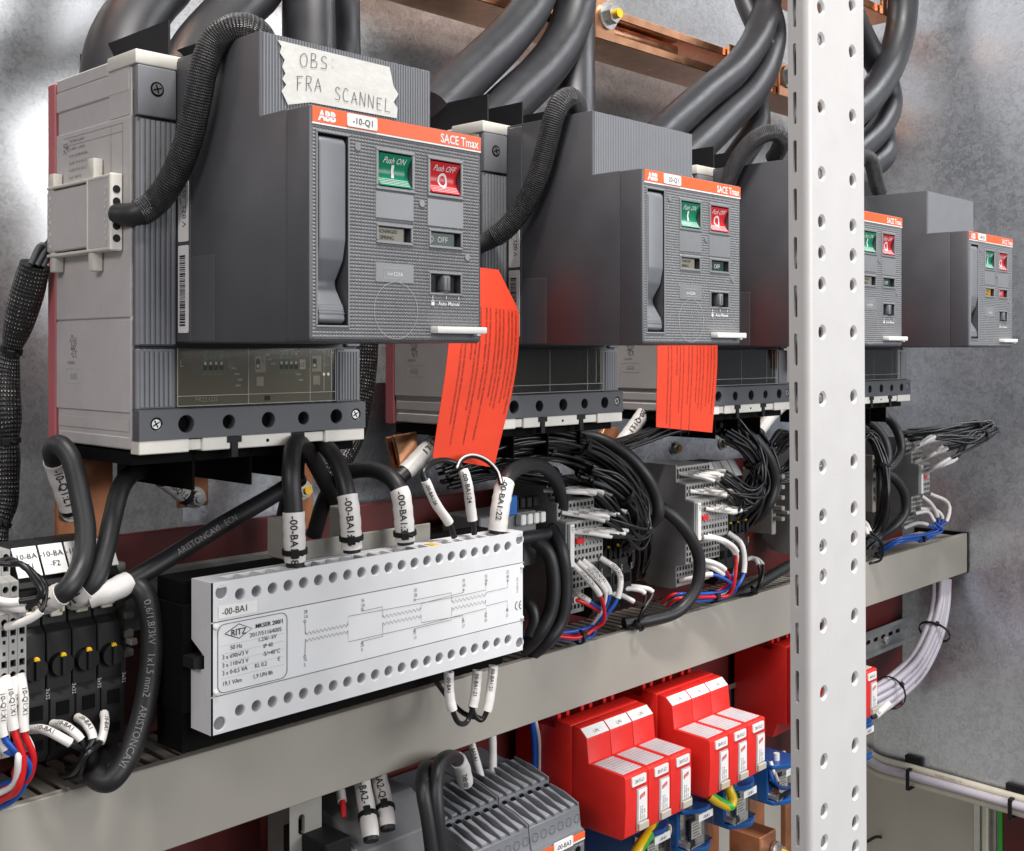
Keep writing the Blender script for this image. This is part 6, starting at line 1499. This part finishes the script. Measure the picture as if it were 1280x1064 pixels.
cable('device_lead', 'left of two lettered white sleeves with a black tie', PY_([(436, 900, 0.750), (444, 940, 0.740), (452, 975, 0.726), (458, 1007, 0.710), (462, 1034, 0.698), (464, 1052, 0.692)]), 0.0060, sleeves=[((450, 966, 0.730), (463, 1046, 0.694), 1.15, '-00-BA2-1:3', 0.0080)], ties=[(0.80, 0.0070)], group=G)
cable('device_lead', 'right of two lettered white sleeves with a black tie', PY_([(452, 890, 0.750), (463, 930, 0.742), (472, 964, 0.728), (478, 992, 0.714), (483, 1020, 0.700), (485, 1038, 0.694)]), 0.0060, sleeves=[((468, 950, 0.733), (484, 1032, 0.696), 1.15, '-00-BA2-Q:5', 0.0080)], ties=[(0.83, 0.0070)], group=G)
# grey bracket with keyhole
c = aty(362, 1020, 0.72); mb = MB()
w_ = 0.030; hole = rrect(0.008, 0.014, -0.024, -0.008, 0.003, 4)
mb.plate((c.x, 0.72, c.z + 0.006), XU, ZU, rrect(0, w_, -0.075, 0.004, 0.004, 3), [hole], 0.004, 'bracketgrey', 'bracketgrey', bottom=False)
mb.box(c.x + w_ - 0.002, c.x + w_, 0.7205, 0.79, c.z - 0.07, c.z + 0.008, 'bracketgrey'); mb.box(c.x + 0.012, c.x + 0.05, 0.70, 0.7195, c.z - 0.07, c.z - 0.035, 'bracketgrey', 0.001, 1)
build(mb, 'support_bracket', label='grey plastic bracket with a keyhole slot at the bottom left', cat='bracket')
# wires behind: blue and white verticals
for lab, pts, m_, r_ in (('blue wire hanging from the duct left of the arresters', [(664, 895, 0.76), (668, 930, 0.76), (668, 975, 0.76)], 'wireblue', 0.003), ('white wire hanging beside the single blue wire', [(668, 895, 0.758), (674, 925, 0.757), (675, 975, 0.757)], 'wirewhite', 0.002), ('first blue wire of the three beside the nearest arrester', [(682, 890, 0.77), (684, 930, 0.77), (684, 1000, 0.77)], 'wireblue', 0.003), ('second blue wire of the three beside the nearest arrester', [(688, 888, 0.77), (690, 930, 0.77), (690, 1000, 0.77)], 'wireblue', 0.003), ('third blue wire of the three beside the nearest arrester', [(694, 886, 0.77), (696, 930, 0.77), (696, 1000, 0.77)], 'wireblue', 0.003), ('blue wire between the nearest and middle arresters', [(812, 850, 0.78), (813, 880, 0.78), (813, 920, 0.78)], 'wireblue', 0.0042), ('blue wire hanging right of the middle arrester', [(950, 800, 0.77), (951, 840, 0.77), (951, 900, 0.77)], 'wireblue', 0.0042)):
    cable('hanging_wire', lab, PY_(pts), r_, m_, cat='wire', group='wires hanging below the duct', n=10)

# ---------------------------------------------------------------- slotted mounting rail and lilac cable bundle at the right
mr_ = thing('mounting_rail', 'slotted zinc rail on the red board right of the white post', 'rail', (1.6, 0.795, -0.47))
mb = MB(); hs = [rrect(1.375 + i * 0.025, 1.390 + i * 0.025, -0.440, -0.434, 0.0028, 3) for i in range(15)]
mb.plate((0, 0.7955, 0), XU, ZU, rect(0.62, 1.755, -0.452, -0.422), hs, 0.0008, 'zinc', bottom=False)
mb.prism([(0.7955, -0.4215), (0.788, -0.4215), (0.788, -0.4165), (0.7872, -0.4165), (0.7872, -0.4225), (0.7955, -0.4225)], 'x', 0.62, 1.755, 'zinc'); mb.prism([(0.7955, -0.4520), (0.788, -0.4520), (0.788, -0.4570), (0.7872, -0.4570), (0.7872, -0.4510), (0.7955, -0.4510)], 'x', 0.62, 1.755, 'zinc')
build(mb, 'rail', mr_)
mb = MB(); p = aty(1106, 800, 0.795); mb.cyl(p, p - YU * 0.004, 0.0055, 'white', n=14); mb.cyl(p - YU * 0.004, p - YU * 0.006, 0.003, 'zinc', n=10); build(mb, 'screw', mr_)
bl = thing('cable_bundle', 'bundle of lilac grey cables curving down from the duct end', 'cables', aty(1090, 885, 0.72))
rnd = random.Random(4)
main = [(1178, 722, 0.735), (1176, 755, 0.733), (1168, 790, 0.73), (1150, 828, 0.728), (1122, 858, 0.725), (1096, 876, 0.722), (1072, 886, 0.72)]
for i in range(8):
    ox_, oy_, oz_ = (i % 4) * 0.0098 - 0.0150, (i // 4) * 0.010 - 0.004, 0
    pts = []
    P_ = [aty(*m_) for m_ in main]
    for k_, p in enumerate(P_):
        t = (P_[min(k_ + 1, len(P_) - 1)] - P_[max(k_ - 1, 0)]).normalized(); s_ = Vector((t.z, 0, -t.x)).normalized()
        pts.append(p - s_ * ox_ + YU * oy_ + Vector((rnd.uniform(-1, 1), rnd.uniform(-1, 1), rnd.uniform(-1, 1))) * 0.0007)
    o, pth = tube('cable', pts, 0.0050, 'lilac', bl, 10)
    if i in (1, 3):
        mb = MB(); letter_path(mb, 'YSLY-JZ 300/500V  4x0,75', pth, 0.42 * pth.len, 0.0050, 0.0045, 'printgrey', False); build(mb, 'lettering', o)
mp_ = Path(P_, 7)
for t in (0.24, 0.72): tie(bl, mp_, t, 0.0225)
cable('marker_tail', 'white marker sleeve poking out below the lilac cables', PY_([(1088, 897, 0.70), (1094, 895, 0.70), (1102, 888, 0.70), (1110, 880, 0.70)]), 0.0032, 'wire', sleeves=[(0.25, 1.0, 1.5, 'X1.1', 0.004)], cat='sleeve')

# ---------------------------------------------------------------- cables along the bottom of the end wall
XC = XE - 0.010
for i, (lab, dy, dx, m_) in enumerate((('cream cable running along the bottom of the end wall, upper one', -6, 0.0, 'cream'), ('pale lilac cable running along the bottom of the end wall', 4, -0.009, 'lilac'), ('cream cable running along the bottom of the end wall, lower one', 12, -0.001, 'cream'))):
    pts = [atx(a, b + dy, XC + dx) for a, b in ((1078, 940), (1096, 953), (1140, 966), (1200, 983), (1260, 1000), (1300, 1011))]
    if i == 1: cable('wall_cable', lab, pts, 0.0068, 'lilac', group='cables along the end wall')
    else: cable('wall_cable', lab, pts, 0.0060, m_, prints=[('OLFLEX CLASSIC 110', 0.45, 0.0045, False, 'printgrey')] if i == 0 else (), group='cables along the end wall')
for i, (a, b, lab) in enumerate(((1143, 956, 'left black square tie mount on the end wall'), (1270, 992, 'right black square tie mount at the picture edge'))):
    r = thing('tie_mount', lab, 'tie mount', atx(a, b + 20, XE - 0.01), 'black tie mounts')
    c = atx(a, b, XE - 0.003); mb = MB(); mb.box(XE - 0.008, XE - 0.0005, c.y - 0.014, c.y + 0.014, c.z - 0.012, c.z + 0.014, 'black', 0.001, 1); build(mb, 'pad', r)
    d = atx(a - 2, b + 18, XC - 0.012); mb = MB(); mb.box(XE - 0.029, XE - 0.0275, c.y - 0.003, c.y + 0.003, d.z - 0.018, c.z - 0.002, 'black', 0.0004, 1); mb.box(XE - 0.0275, XE - 0.002, c.y - 0.003, c.y + 0.003, c.z - 0.004, c.z - 0.002, 'black'); mb.box(XE - 0.0275, XE - 0.004, c.y - 0.003, c.y + 0.003, d.z - 0.018, d.z - 0.0165, 'black')
    build(mb, 'strap', r)
# far things seen under the end wall
def far(name, lab, cat, a, b, top, m_, X=2.12, th=0.01):
    p, q = atx(a, top, X), atx(b, top, X); mb = MB(); mb.box(X, X + th, min(p.y, q.y), max(p.y, q.y), -1.35, -0.5, m_, 0.002, 1); build(mb, name, label=lab, cat=cat)
far('insulating_board', 'dark red board at the bottom right corner', 'board', 1253, 1330, 940, 'redboard')
far('cable', 'bright green cable running down beside the bottom right red board', 'cable', 1247, 1253, 940, 'wiregreen')
far('cable', 'cream upright cable near the bottom right corner', 'cable', 1227, 1234, 940, 'cream')
far('metal_channel', 'grey upright metal channel near the bottom right corner', 'channel', 1216, 1226, 940, 'zinc', 2.14)
far('metal_channel', 'grey upright metal strip beside the bright green cable', 'channel', 1236, 1246, 940, 'zinc', 2.14)
mb = MB(); c = aty(1117, 990, 1.08); mb.cyl((c.x, 1.08, -1.2), (c.x, 1.08, -0.5), 0.004, 'cream', n=10); build(mb, 'rod', label='thin upright rod on the beige wall right of the white post', cat='rod')
cable('rod', 'thin dark bent rod low on the beige wall right of the post', [aty(1084, 1052, 1.06), aty(1096, 1046, 1.06), aty(1117, 1054, 1.07)], 0.003, 'ink', cat='rod')
